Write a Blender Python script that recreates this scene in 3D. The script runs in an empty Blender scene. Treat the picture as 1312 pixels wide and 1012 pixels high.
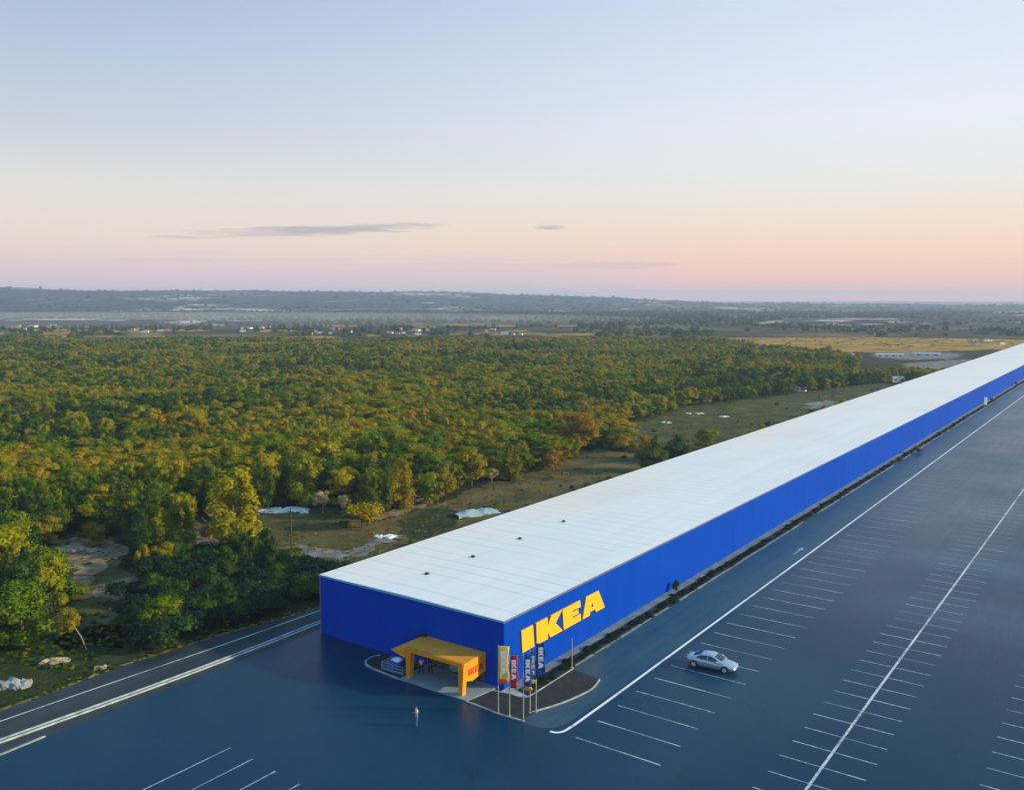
import bpy, bmesh, math, random
import numpy as np
from mathutils import Vector, Matrix, noise as mnoise

random.seed(7); RS = np.random.RandomState(7)
S = bpy.context.scene
col = S.collection
R = math.radians

# ------------------------------------------------------------------ camera
CAM = (47.156, -65.052, 36.0); FOC = 1152.5; YAW = 0.617919; PITCH = math.atan((506-384.4)/FOC)
cd = bpy.data.cameras.new("camera"); cam = bpy.data.objects.new("camera", cd); col.objects.link(cam)
cam.location = CAM; cam.rotation_euler = (math.pi/2-PITCH, 0, YAW)
cd.sensor_width = 36; cd.lens = FOC/1312*36; cd.clip_start = 1; cd.clip_end = 60000
S.camera = cam
F0 = Vector((-math.sin(YAW), math.cos(YAW), 0)); RT = Vector((math.cos(YAW), math.sin(YAW), 0))
FW = F0*math.cos(PITCH)+Vector((0, 0, -math.sin(PITCH))); UP = RT.cross(FW)

def at(x, y, z=0.0):
    """survey point of the photograph laid on the level z"""
    d = FW*FOC+RT*(x-656)+UP*(506-y); t = (z-CAM[2])/d.z
    return Vector(CAM)+d*t
def a2(x, y, z=0.0):
    p = at(x, y, z); return (p.x, p.y)
def pix(P):
    d = Vector(P)-Vector(CAM); w = d.dot(FW)
    return (656+FOC*d.dot(RT)/w, 506-FOC*d.dot(UP)/w)

# ------------------------------------------------------------------ sun, sky, exposure
SUN_AZ_RIGHT = R(94); SUN_EL = R(19)          # bearing right of the view, height
hd = -YAW+SUN_AZ_RIGHT                        # compass heading from +Y, clockwise
sdir = Vector((math.sin(hd)*math.cos(SUN_EL), math.cos(hd)*math.cos(SUN_EL), math.sin(SUN_EL)))
sl = bpy.data.lights.new("sun", 'SUN'); sl.energy = 5.0; sl.angle = R(2.0); sl.color = (1.0, 0.83, 0.46)
so = bpy.data.objects.new("sun", sl); col.objects.link(so)
so.rotation_euler = sdir.to_track_quat('Z', 'Y').to_euler(); so.location = (60, -20, 80)

def srgb(r, g, b):
    f = lambda c: (c/255/12.92) if c/255 <= 0.04045 else ((c/255+0.055)/1.055)**2.4
    return (f(r), f(g), f(b), 1)

W = bpy.data.worlds.new("World"); S.world = W; W.use_nodes = True
wt = W.node_tree; wt.nodes.clear(); wn = wt.nodes; wl = wt.links
def nd(t, typ, **kw):
    n = t.nodes.new(typ)
    for k, v in kw.items(): setattr(n, k, v)
    return n
def mth(t, op, a, b=None, c=None, clamp=False):
    n = nd(t, 'ShaderNodeMath', operation=op, use_clamp=clamp)
    for i, v in enumerate((a, b, c)):
        if v is None: continue
        if isinstance(v, (int, float)): n.inputs[i].default_value = v
        else: t.links.new(v, n.inputs[i])
    return n.outputs[0]
def mrange(t, v, a, b, c=0., d=1., smooth=False):
    n = nd(t, 'ShaderNodeMapRange', clamp=True)
    if smooth: n.interpolation_type = 'SMOOTHSTEP'
    t.links.new(v, n.inputs[0])
    for i, q in enumerate((a, b, c, d)): n.inputs[i+1].default_value = q
    return n.outputs[0]
def mixc(t, f, a, b, mode='MIX'):
    n = nd(t, 'ShaderNodeMix', data_type='RGBA', blend_type=mode)
    for s, v in ((n.inputs[0], f), (n.inputs[6], a), (n.inputs[7], b)):
        if isinstance(v, (int, float)): s.default_value = v
        elif isinstance(v, (tuple, list)): s.default_value = v if len(v) == 4 else (*v, 1)
        else: t.links.new(v, s)
    return n.outputs[2]
def ramp(t, v, stops):
    n = nd(t, 'ShaderNodeValToRGB'); cr = n.color_ramp
    while len(cr.elements) < len(stops): cr.elements.new(0.5)
    for e, (p, c) in zip(cr.elements, stops): e.position = p; e.color = c if len(c) == 4 else (*c, 1)
    t.links.new(v, n.inputs[0]); return n.outputs[0]

tc = nd(wt, 'ShaderNodeTexCoord'); sx = nd(wt, 'ShaderNodeSeparateXYZ'); wl.new(tc.outputs['Generated'], sx.inputs[0])
DX, DY, DZ = sx.outputs
sky = nd(wt, 'ShaderNodeTexSky', sky_type='NISHITA', sun_disc=False)
sky.sun_elevation = SUN_EL; sky.sun_rotation = hd
el = mth(wt, 'ABSOLUTE', DZ)
elr = mrange(wt, el, 0, 1)
left = ramp(wt, elr, [(0.0, srgb(285, 224, 226)), (.022, srgb(262, 214, 214)), (.045, srgb(242, 218, 208)), (.075, srgb(240, 224, 208)),
    (.115, srgb(228, 224, 219)), (.17, srgb(202, 210, 222)), (.24, srgb(183, 199, 220)), (.315, srgb(163, 182, 210)), (.45, srgb(112, 166, 214)), (.7, srgb(112, 178, 232)), (1.0, srgb(122, 188, 242))])
right = ramp(wt, elr, [(0.0, srgb(285, 196, 186)), (.02, srgb(272, 200, 180)), (.045, srgb(262, 216, 186)), (.08, srgb(250, 228, 206)),
    (.12, srgb(238, 236, 230)), (.18, srgb(233, 239, 247)), (.24, srgb(224, 233, 246)), (.315, srgb(212, 224, 245)), (.45, srgb(150, 192, 232)), (.7, srgb(126, 186, 236)), (1.0, srgb(122, 188, 242))])
# bearing towards the sun
sd = mth(wt, 'ADD', mth(wt, 'MULTIPLY', DX, math.sin(hd)), mth(wt, 'MULTIPLY', DY, math.cos(hd)))
az = mrange(wt, sd, -0.62, 0.42, smooth=True)
grad = mixc(wt, az, left, right)
# clouds on the sky sphere: bearing (radians right of a fixed bearing) and height
brg = mth(wt, 'SUBTRACT', mth(wt, 'ARCTAN2', DX, DY), -YAW)     # 0 = along the view bearing
cx_ = nd(wt, 'ShaderNodeCombineXYZ'); wl.new(mth(wt, 'MULTIPLY', brg, 3.2), cx_.inputs[0]); wl.new(mth(wt, 'MULTIPLY', DZ, 60.0), cx_.inputs[1])
cn = nd(wt, 'ShaderNodeTexNoise'); cn.inputs['Scale'].default_value = 3.2; cn.inputs['Detail'].default_value = 6; cn.inputs['Roughness'].default_value = .62
wl.new(cx_.outputs[0], cn.inputs['Vector'])
def wisp(x0, y0, hw, hh, tilt=0.0, amp=1.0):
    b0 = math.atan((x0-656)/FOC); e0 = (384.4-y0)/FOC*math.cos(b0)
    u = mth(wt, 'DIVIDE', mth(wt, 'SUBTRACT', brg, b0), hw/FOC)
    dz = mth(wt, 'SUBTRACT', DZ, e0)
    dz = mth(wt, 'SUBTRACT', dz, mth(wt, 'MULTIPLY', u, tilt/FOC))
    v = mth(wt, 'DIVIDE', dz, hh/FOC)
    r2 = mth(wt, 'ADD', mth(wt, 'MULTIPLY', u, u), mth(wt, 'MULTIPLY', v, v))
    r2 = mth(wt, 'ADD', r2, mth(wt, 'MULTIPLY', mth(wt, 'SUBTRACT', cn.outputs[0], .5), 4.2))
    return mth(wt, 'MULTIPLY', mrange(wt, r2, 1.1, -0.2, smooth=True), amp)
m = wisp(430, 297, 110, 7, 3, .8)
for a in ((330, 300, 130, 5, 3, .5), (480, 293, 90, 6, 2, .6), (705, 293, 24, 5, -1, .85), (250, 305, 60, 3, 1, .35), (220, 334, 110, 4, -1, .3), (760, 341, 110, 5, 0, .35), (655, 340, 220, 3, 1, .2)):
    m = mth(wt, 'MAXIMUM', m, wisp(*a))
grad = mixc(wt, m, grad, srgb(176, 170, 184))
band = mrange(wt, mth(wt, 'ADD', DZ, mth(wt, 'MULTIPLY', mth(wt, 'SUBTRACT', cn.outputs[0], .5), .05)), .054, .030, smooth=True)
band = mth(wt, 'MULTIPLY', band, mrange(wt, brg, .22, .0, 0, .8, smooth=True))
grad = mixc(wt, band, grad, srgb(236, 208, 208))
# evening colour ramps, a little physical sky; upper stops brightened to light the roof
nis = mixc(wt, 1.0, sky.outputs[0], (0.10, 0.10, 0.10, 1), 'MULTIPLY')
vm = nd(wt, 'ShaderNodeVectorMath', operation='SCALE'); wl.new(mixc(wt, 0.04, grad, nis), vm.inputs[0]); vm.inputs['Scale'].default_value = 9.1
bg = nd(wt, 'ShaderNodeBackground'); bg.inputs[1].default_value = 0.1; wl.new(vm.outputs[0], bg.inputs[0])
wo = nd(wt, 'ShaderNodeOutputWorld'); wl.new(bg.outputs[0], wo.inputs[0])

S.view_settings.view_transform = 'Standard'; S.view_settings.look = 'None'; S.view_settings.gamma = 1; S.view_settings.exposure = 0.2
S.render.engine = 'CYCLES'
S.cycles.use_denoising = True
S.cycles.max_bounces = 6; S.cycles.diffuse_bounces = 2; S.cycles.glossy_bounces = 2; S.cycles.transmission_bounces = 3; S.cycles.volume_bounces = 2; S.cycles.transparent_max_bounces = 6

# ------------------------------------------------------------------ helpers
def tag(o, label=None, cat=None, group=None, kind=None):
    if label: o['label'] = label
    if cat: o['category'] = cat
    if group: o['group'] = group
    if kind: o['kind'] = kind
    return o
def empty(name, loc=(0, 0, 0), rz=0.0, label=None, cat=None, group=None, parent=None):
    o = bpy.data.objects.new(name, None); col.objects.link(o); o.location = loc; o.rotation_euler = (0, 0, rz); o.empty_display_size = .5
    o.parent = parent
    return tag(o, label, cat, group)
class MB:
    def __init__(s): s.v = []; s.f = []; s.m = []; s.mi = 0
    def add(s, vs, fs):
        b = len(s.v); s.v += [tuple(q) for q in vs]; s.f += [tuple(i+b for i in f) for f in fs]; s.m += [s.mi]*len(fs); return s
    def box(s, x0, x1, y0, y1, z0, z1, M=None, bev=0.0):
        if bev > 0:
            bm = bmesh.new(); bmesh.ops.create_cube(bm, size=1)
            for v in bm.verts: v.co = Vector(((x0+x1)/2+v.co.x*(x1-x0), (y0+y1)/2+v.co.y*(y1-y0), (z0+z1)/2+v.co.z*(z1-z0)))
            bmesh.ops.bevel(bm, geom=bm.edges[:], offset=bev, segments=2, affect='EDGES', profile=.5)
            bm.verts.index_update()
            vs = [v.co.copy() for v in bm.verts]; fs = [[v.index for v in f.verts] for f in bm.faces]; bm.free()
        else:
            vs = [Vector((x, y, z)) for z in (z0, z1) for y in (y0, y1) for x in (x0, x1)]
            fs = [(0, 2, 3, 1), (4, 5, 7, 6), (0, 1, 5, 4), (2, 6, 7, 3), (0, 4, 6, 2), (1, 3, 7, 5)]
        if M is not None: vs = [M @ q for q in vs]
        return s.add(vs, fs)
    def tube(s, pts, rads, n=8, caps=True):
        pts = [Vector(p) for p in pts]
        if isinstance(rads, (int, float)): rads = [rads]*len(pts)
        vs = []; fs = []
        for i, p in enumerate(pts):
            d = (pts[min(i+1, len(pts)-1)]-pts[max(i-1, 0)]).normalized()
            a = d.cross(Vector((0, 0, 1)) if abs(d.z) < .9 else Vector((1, 0, 0))).normalized(); b = d.cross(a)
            for k in range(n):
                t = 2*math.pi*k/n; vs.append(p+(a*math.cos(t)+b*math.sin(t))*rads[i])
        for i in range(len(pts)-1):
            for k in range(n):
                fs.append((i*n+k, i*n+(k+1) % n, (i+1)*n+(k+1) % n, (i+1)*n+k))
        if caps: fs += [tuple(range(n-1, -1, -1)), tuple(range((len(pts)-1)*n, len(pts)*n))]
        return s.add(vs, fs)
    def prism(s, poly, z0, z1, M=None):
        """poly: 2D outline (x,y) extruded z0..z1"""
        n = len(poly)
        vs = [Vector((x, y, z0)) for x, y in poly]+[Vector((x, y, z1)) for x, y in poly]
        if M is not None: vs = [M @ q for q in vs]
        fs = [tuple(range(n-1, -1, -1)), tuple(range(n, 2*n))]+[(i, (i+1) % n, (i+1) % n+n, i+n) for i in range(n)]
        return s.add(vs, fs)
    def build(s, name, mats, parent=None, smooth=False, **tags):
        me = bpy.data.meshes.new(name); me.from_pydata(s.v, [], s.f)
        if not isinstance(mats, (list, tuple)): mats = [mats]
        for q in mats: me.materials.append(q)
        me.polygons.foreach_set('material_index', s.m)
        me.validate()
        bm = bmesh.new(); bm.from_mesh(me); bmesh.ops.recalc_face_normals(bm, faces=bm.faces[:]); bm.to_mesh(me); bm.free()
        if smooth: me.polygons.foreach_set('use_smooth', [True]*len(me.polygons))
        o = bpy.data.objects.new(name, me); col.objects.link(o); o.parent = parent
        return tag(o, **tags)
def flat(name, polys, mat, z, **tags):
    b = MB()
    for p in polys:
        # triangulate through bmesh
        b.add([(x, y, z) for x, y in p], [tuple(range(len(p)))])
    me = bpy.data.meshes.new(name); me.from_pydata(b.v, [], b.f); me.materials.append(mat)
    bm = bmesh.new(); bm.from_mesh(me)
    for f in bm.faces:
        f.normal_update()
        if f.normal.z < 0: f.normal_flip()
    bmesh.ops.triangulate(bm, faces=bm.faces[:]); bm.to_mesh(me); bm.free()
    o = bpy.data.objects.new(name, me); col.objects.link(o)
    return tag(o, kind='structure', **tags)
def ribbon(pts, w):
    """quads along a polyline on the ground"""
    P = [Vector((p[0], p[1])) for p in pts]; out = []
    L = []; Q = []
    for i, p in enumerate(P):
        a = P[max(i-1, 0)]; b = P[min(i+1, len(P)-1)]; d = (b-a).normalized(); n = Vector((-d.y, d.x))
        L.append(p+n*w/2); Q.append(p-n*w/2)
    for i in range(len(P)-1):
        out.append([tuple(L[i]), tuple(Q[i]), tuple(Q[i+1]), tuple(L[i+1])])
    return out
def smooth_pts(pts, n=6):
    P = [Vector((p[0], p[1])) for p in pts]; out = []
    for i in range(len(P)-1):
        a = P[max(i-1, 0)]; b = P[i]; c = P[i+1]; d = P[min(i+2, len(P)-1)]
        for k in range(n):
            t = k/n
            out.append(.5*((2*b)+(-a+c)*t+(2*a-5*b+4*c-d)*t*t+(-a+3*b-3*c+d)*t**3))
    out.append(P[-1]); return [tuple(q) for q in out]

# ------------------------------------------------------------------ materials
def mat(name, base=(.5, .5, .5), rough=.6, metal=0., spec=.5):
    m = bpy.data.materials.new(name); m.use_nodes = True
    p = m.node_tree.nodes['Principled BSDF']
    p.inputs['Base Color'].default_value = (*base[:3], 1); p.inputs['Roughness'].default_value = rough; p.inputs['Metallic'].default_value = metal
    p.inputs['Specular IOR Level'].default_value = spec
    return m, m.node_tree, p
def noise(t, vec, scale, detail=4, rough=.55, dist=0.):
    n = nd(t, 'ShaderNodeTexNoise'); n.inputs['Scale'].default_value = scale; n.inputs['Detail'].default_value = detail
    n.inputs['Roughness'].default_value = rough; n.inputs['Distortion'].default_value = dist
    if vec is not None: t.links.new(vec, n.inputs['Vector'])
    return n.outputs[0]
def pos(t): return nd(t, 'ShaderNodeNewGeometry').outputs['Position']
def scaled(t, v, s):
    n = nd(t, 'ShaderNodeVectorMath', operation='MULTIPLY'); t.links.new(v, n.inputs[0]); n.inputs[1].default_value = s; return n.outputs[0]
def bump(t, p, h, strength=.3, dist=.02):
    b = nd(t, 'ShaderNodeBump'); b.inputs['Strength'].default_value = strength; b.inputs['Distance'].default_value = dist
    t.links.new(h, b.inputs['Height']); t.links.new(b.outputs[0], p.inputs['Normal'])
def noisy(name, a, b, scale=1., rough=.7, detail=5, metal=0., bumpd=0., spec=.5, lo=.35, hi=.65):
    m, t, p = mat(name, a, rough, metal, spec); g = pos(t)
    n = noise(t, g, scale, detail); t.links.new(mixc(t, mrange(t, n, lo, hi), (*a, 1), (*b, 1)), p.inputs['Base Color'])
    if bumpd: bump(t, p, n, .6, bumpd)
    return m

# asphalt of the lot
def asphalt(name, c0, c1, r0=.42, r1=.62, streak=False):
    m, t, p = mat(name, c0, .5, 0, .12); g = pos(t)
    n1 = noise(t, g, .035, 5, .6); n2 = noise(t, g, .35, 4, .6); n3 = noise(t, g, 9.0, 3, .7)
    n4 = noise(t, scaled(t, g, (1.6, .03, 1)), .8, 4, .6)         # wear along the driving lanes
    f = mth(t, 'ADD', mth(t, 'MULTIPLY', n1, .55), mth(t, 'MULTIPLY', n2, .25)); f = mth(t, 'ADD', f, mth(t, 'MULTIPLY', n4, .3 if streak else .07))
    c = mixc(t, mrange(t, f, .36 if not streak else .44, .62), c0, c1)
    c = mixc(t, mrange(t, n3, .3, .7, 0, .35), c, (c0[0]*.55, c0[1]*.55, c0[2]*.55, 1))
    vc = nd(t, 'ShaderNodeTexVoronoi', feature='DISTANCE_TO_EDGE'); vc.inputs['Scale'].default_value = .085; wv = nd(t, 'ShaderNodeVectorMath', operation='ADD'); nz = nd(t, 'ShaderNodeTexNoise'); nz.inputs['Scale'].default_value = .3; nz.inputs['Detail'].default_value = 5
    t.links.new(g, nz.inputs['Vector']); sc_ = nd(t, 'ShaderNodeVectorMath', operation='SCALE'); sc_.inputs['Scale'].default_value = 5.; t.links.new(nz.outputs['Color'], sc_.inputs[0]); t.links.new(g, wv.inputs[0]); t.links.new(sc_.outputs[0], wv.inputs[1]); t.links.new(wv.outputs[0], vc.inputs['Vector'])
    ck = mth(t, 'MULTIPLY', mrange(t, vc.outputs['Distance'], .010, .002), mrange(t, n1, .5, .6)); c = mixc(t, mth(t, 'MULTIPLY', ck, .45), c, (.004, .010, .018, 1))
    sv_ = nd(t, 'ShaderNodeSeparateXYZ'); t.links.new(g, sv_.inputs[0]); jt = mrange(t, mth(t, 'ABSOLUTE', mth(t, 'SUBTRACT', mth(t, 'FRACT', mth(t, 'MULTIPLY', sv_.outputs[0], 1/7.3)), .5)), .488, .497)
    c = mixc(t, mth(t, 'MULTIPLY', jt, .30), c, (.004, .012, .022, 1))
    ty = mth(t, 'MULTIPLY', mrange(t, noise(t, scaled(t, g, (2.2, .05, 1)), .9, 3, .5, .3), .60, .70), mrange(t, n2, .4, .6)); c = mixc(t, mth(t, 'MULTIPLY', ty, .28), c, (.004, .014, .03, 1))
    # dark oil spots and patches with a shape of their own
    v = nd(t, 'ShaderNodeTexVoronoi'); v.inputs['Scale'].default_value = .28; t.links.new(g, v.inputs['Vector'])
    sp = mrange(t, v.outputs['Distance'], .13, .03); sp = mth(t, 'MULTIPLY', sp, mrange(t, n2, .5, .62))
    c = mixc(t, mth(t, 'MULTIPLY', sp, .5), c, (.008, .01, .014, 1))
    big = noise(t, g, .013, 4, .6, .8); xs_ = nd(t, 'ShaderNodeSeparateXYZ'); t.links.new(g, xs_.inputs[0]); c = mixc(t, mth(t, 'MULTIPLY', mrange(t, big, .42, .60, 0, .85), mrange(t, xs_.outputs[0], 4, 40, .12, 1)), c, (.036, .105, .155, 1))  # pale patches strengthen towards +X: sky sheen put into the base colour
    t.links.new(c, p.inputs['Base Color'])
    rr = mth(t, 'ADD', mth(t, 'MULTIPLY', n1, .8), mth(t, 'MULTIPLY', n4, .2))
    t.links.new(mrange(t, rr, .35, .65, r0, r1), p.inputs['Roughness'])
    bump(t, p, n3, .25, .004)
    return m
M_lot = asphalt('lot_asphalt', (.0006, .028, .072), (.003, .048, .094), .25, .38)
M_lane = asphalt('lane_asphalt', (.010, .062, .118), (.04, .098, .150), .3, .5, True)
M_road = asphalt('road_asphalt', (.022, .03, .038), (.06, .066, .068), .5, .7, True)
M_slab = noisy('entrance_concrete', (.17, .24, .30), (.24, .31, .36), .6, .6)
M_side = noisy('sidewalk_concrete', (.10, .15, .19), (.20, .24, .27), .5, .75)
M_kerb = noisy('kerb_concrete', (.20, .25, .28), (.42, .44, .44), .8, .7)
M_kerb2 = noisy('pale_kerb', (.26, .31, .35), (.48, .54, .58), 1.2, .6)
M_bed = noisy('bed_soil', (.004, .007, .011), (.016, .021, .027), 1.4, .9, bumpd=.05)
def paint(name, c, gone=.45):
    m, t, p = mat(name, c, .5); g = pos(t); sy = nd(t, 'ShaderNodeSeparateXYZ'); t.links.new(g, sy.inputs[0]); n = mth(t, 'SUBTRACT', noise(t, g, 3.0, 5, .7), mrange(t, sy.outputs[1], 60, 220, 0, .16 if gone > .38 else .02)); n2 = noise(t, g, .16, 3)
    w = mth(t, 'ADD', n, mth(t, 'MULTIPLY', mth(t, 'SUBTRACT', n2, .5), .9))
    t.links.new(mixc(t, mrange(t, w, gone, gone+.16), (c[0]*.35, c[1]*.42, c[2]*.5, 1), (*c, 1)), p.inputs['Base Color'])
    return m
M_paint = paint('stall_paint', (.40, .50, .58), .44)
M_white = paint('edge_line_paint', (.78, .82, .86), .28)
M_cream = paint('row_line_paint', (.62, .64, .62), .36)

def ground_mat():
    m, t, p = mat('ground_cover', rough=.95, spec=.1); g = pos(t)
    big = noise(t, g, .0035, 4, .55, .6); mid = noise(t, g, .02, 5, .6); fin = noise(t, g, .35, 4, .65)
    wood = mixc(t, mrange(t, mid, .4, .6), (.016, .026, .010, 1), (.034, .040, .012, 1))
    field = mixc(t, mrange(t, mid, .35, .65), (.10, .085, .03, 1), (.20, .13, .05, 1))
    f = mrange(t, big, .52, .60)
    # the strip beside the store is rough scrub, not fields
    sv = nd(t, 'ShaderNodeSeparateXYZ'); t.links.new(g, sv.inputs[0])
    d = nd(t, 'ShaderNodeVectorMath', operation='LENGTH'); t.links.new(g, d.inputs[0])
    f = mth(t, 'MULTIPLY', f, mrange(t, d.outputs['Value'], 700, 900))
    c = mixc(t, f, wood, field)
    c = mixc(t, mrange(t, fin, .3, .75, 0, .5), c, (.05, .045, .02, 1))
    t.links.new(c, p.inputs['Base Color']); bump(t, p, fin, .8, .4)
    return m
M_ground = ground_mat()
def hill_mat():
    m, t, p = mat('hill_cover', rough=.95, spec=.1); g = pos(t)
    gs = scaled(t, g, (1, 1, 3.0)); a = noise(t, gs, .0022, 6, .62, 1.0); b = noise(t, gs, .012, 5, .65)
    c = mixc(t, mrange(t, b, .35, .68), (.004, .012, .022, 1), (.055, .06, .055, 1))
    f = mth(t, 'MULTIPLY', mrange(t, a, .53, .6), mrange(t, b, .47, .56))
    c = mixc(t, f, c, (.62, .50, .42, 1))
    t.links.new(c, p.inputs['Base Color']); return m
M_hill = hill_mat()
def meadow(name, cols, scale=.12):
    m, t, p = mat(name, rough=.95, spec=.1); g = pos(t)
    a = noise(t, g, scale, 5, .6, .5); b = noise(t, scaled(t, g, (1, .5, 1)), 1.2, 4, .7); s = noise(t, g, 7., 2)
    c = ramp(t, mth(t, 'ADD', mth(t, 'MULTIPLY', a, .7), mth(t, 'MULTIPLY', b, .3)), [(.36, cols[0]), (.48, cols[1]), (.58, cols[2]), (.66, cols[3])])
    c = mixc(t, mrange(t, s, .35, .7, 0, .4), c, (.02, .022, .008, 1))
    t.links.new(c, p.inputs['Base Color']); bump(t, p, b, .9, .25); return m
M_grassA = meadow('dry_meadow', [(.045, .058, .014), (.10, .085, .026), (.17, .12, .042), (.22, .165, .07)])
M_grassB = meadow('green_meadow', [(.028, .05, .014), (.062, .078, .018), (.12, .105, .03), (.18, .14, .05)])
M_gold = meadow('golden_field', [(.05, .06, .015), (.34, .20, .025), (.62, .33, .04), (.38, .18, .04)], .05)
M_dirt = meadow('bare_dirt', [(.12, .075, .035), (.26, .17, .09), (.38, .26, .15), (.50, .38, .25)], .3)
M_pale = meadow('pale_gravel', [(.10, .10, .09), (.19, .18, .165), (.30, .28, .26), (.40, .38, .36)], .22)
M_verge = meadow('verge_grass', [(.016, .03, .01), (.03, .045, .014), (.05, .06, .018), (.085, .075, .03)], .4)

def foliage(name, stops, trans=.28, seed=0.):
    m = bpy.data.materials.new(name); m.use_nodes = True; t = m.node_tree; t.nodes.clear()
    oi = nd(t, 'ShaderNodeObjectInfo'); g = nd(t, 'ShaderNodeNewGeometry')
    rnd = oi.outputs['Random']; n = noise(t, g.outputs['Position'], .9, 2, .5)
    n2 = noise(t, g.outputs['Position'], .018, 3, .5)
    f = mth(t, 'ADD', mth(t, 'MULTIPLY', rnd, .45), mth(t, 'MULTIPLY', mrange(t, n, .3, .7), .3))
    f = mth(t, 'ADD', f, mth(t, 'MULTIPLY', mrange(t, n2, .35, .65), .3))
    c = ramp(t, f, stops)
    isl = g.outputs['Random Per Island']
    c = mixc(t, mth(t, 'MULTIPLY', isl, .5), c, mixc(t, 1., c, (1.8, 1.7, .8, 1), 'MULTIPLY'))
    d = nd(t, 'ShaderNodeBsdfDiffuse'); tr = nd(t, 'ShaderNodeBsdfTranslucent'); gl = nd(t, 'ShaderNodeBsdfGlossy'); gl.inputs['Roughness'].default_value = .55
    t.links.new(c, d.inputs[0]); t.links.new(mixc(t, 1., c, (1.3, 1.25, .6, 1), 'MULTIPLY'), tr.inputs[0]); gl.inputs[0].default_value = (.5, .55, .5, 1)
    mx = nd(t, 'ShaderNodeMixShader'); mx.inputs[0].default_value = trans; t.links.new(d.outputs[0], mx.inputs[1]); t.links.new(tr.outputs[0], mx.inputs[2])
    m2 = nd(t, 'ShaderNodeMixShader'); m2.inputs[0].default_value = .012; t.links.new(mx.outputs[0], m2.inputs[1]); t.links.new(gl.outputs[0], m2.inputs[2])
    o = nd(t, 'ShaderNodeOutputMaterial'); t.links.new(m2.outputs[0], o.inputs[0]); return m
L_green = foliage('leaves_green', [(.1, (.022, .072, .006)), (.4, (.085, .152, .004)), (.65, (.20, .205, .004)), (.9, (.35, .265, .004))])
L_hedge = foliage('leaves_hedge', [(.1, (.006, .018, .014)), (.5, (.010, .026, .018)), (.9, (.020, .040, .022))], .1)
L_deep = foliage('leaves_deep_green', [(.1, (.010, .042, .018)), (.5, (.032, .074, .012)), (.9, (.09, .125, .008))])
L_gold = foliage('leaves_golden', [(.1, (.11, .125, .006)), (.5, (.24, .195, .006)), (.9, (.38, .255, .008))])
L_orange = foliage('leaves_orange', [(.1, (.17, .115, .008)), (.5, (.26, .145, .008)), (.9, (.32, .16, .012))])
L_pale = foliage('leaves_pale', [(.1, (.28, .22, .12)), (.5, (.40, .32, .18)), (.9, (.5, .42, .26))])
L_brown = foliage('leaves_brown_pink', [(.1, (.13, .085, .05)), (.5, (.21, .135, .08)), (.9, (.30, .2, .12))])
M_bark = noisy('bark', (.05, .038, .026), (.11, .085, .06), 3., .9)
M_barkp = noisy('pale_bark', (.22, .18, .13), (.4, .34, .27), 3., .9)

# store materials
def wall_mat():
    m, t, p = mat('blue_cladding', (.0, .05, .42), .6, 0, .03); g = pos(t)
    sv = nd(t, 'ShaderNodeSeparateXYZ'); t.links.new(g, sv.inputs[0])
    s = mth(t, 'ADD', sv.outputs[0], sv.outputs[1]); w = mth(t, 'FRACT', mth(t, 'MULTIPLY', s, 1/1.2))
    seam = mrange(t, mth(t, 'ABSOLUTE', mth(t, 'SUBTRACT', w, .5)), .485, .5)
    rib = mth(t, 'SINE', mth(t, 'MULTIPLY', s, 2*math.pi/.2))
    n = noise(t, scaled(t, g, (1, 1, .25)), .35, 4); n2 = noise(t, g, .02, 3)
    c = mixc(t, mrange(t, n, .3, .7), (.0002, .044, .42, 1), (.0003, .056, .48, 1))
    c = mixc(t, mrange(t, n2, .35, .65, 0, .4), c, (.0006, .070, .54, 1))
    c = mixc(t, mth(t, 'MULTIPLY', seam, .55), c, (.001, .015, .12, 1))
    t.links.new(c, p.inputs['Base Color']); bump(t, p, rib, .12, .01); return m
M_wall = wall_mat()
def roof_mat():
    m, t, p = mat('white_roof_sheet', (.8, .8, .8), .4, 0, .5); g = pos(t)
    sv = nd(t, 'ShaderNodeSeparateXYZ'); t.links.new(g, sv.inputs[0])
    w = mth(t, 'FRACT', mth(t, 'MULTIPLY', sv.outputs[1], 1/2.4))
    seam = mrange(t, mth(t, 'ABSOLUTE', mth(t, 'SUBTRACT', w, .5)), .44, .5, 0, 1)
    brk = noise(t, scaled(t, g, (.12, .8, 1)), .7, 4, .6)
    st = noise(t, scaled(t, g, (1.2, .06, 1)), .5, 5, .6); n2 = noise(t, g, .05, 4)
    c = mixc(t, mrange(t, st, .35, .7), (.70, .745, .76, 1), (.82, .81, .785, 1))
    c = mixc(t, mth(t, 'MULTIPLY', mrange(t, sv.outputs[0], -11, -22), mrange(t, n2, .35, .6)), c, (.86, .75, .64, 1))  # patchy warmer tint on the far slope
    c = mixc(t, mth(t, 'MULTIPLY', mth(t, 'MULTIPLY', seam, mrange(t, brk, .34, .58)), .85), c, (.42, .47, .52, 1))
    c = mixc(t, mrange(t, sv.outputs[1], 40, 260, 0, .8), c, (.84, .79, .74, 1))     # warm horizon sheen of the far end, put into the base colour
    c = mixc(t, mrange(t, n2, .55, .75, 0, .35), c, (.6, .6, .58, 1))
    t.links.new(c, p.inputs['Base Color']); bump(t, p, seam, .35, .03); return m
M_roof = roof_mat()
M_trim = mat('cyan_edge_trim', (.12, .42, .70), .4)[0]
M_grey_trim = mat('grey_edge_trim', (.10, .14, .30), .5)[0]
M_letter = mat('yellow_letters', (.84, .47, .008), .4)[0]
M_canopy = noisy('orange_canopy', (.76, .275, .002), (.84, .34, .003), .8, .42)
M_dkline = mat('canopy_joint', (.05, .03, .01), .7)[0]
M_red = mat('red_letters', (.55, .05, .01), .5)[0]
M_glass = mat('shop_glass', (.010, .016, .026), .12)[0]
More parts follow.
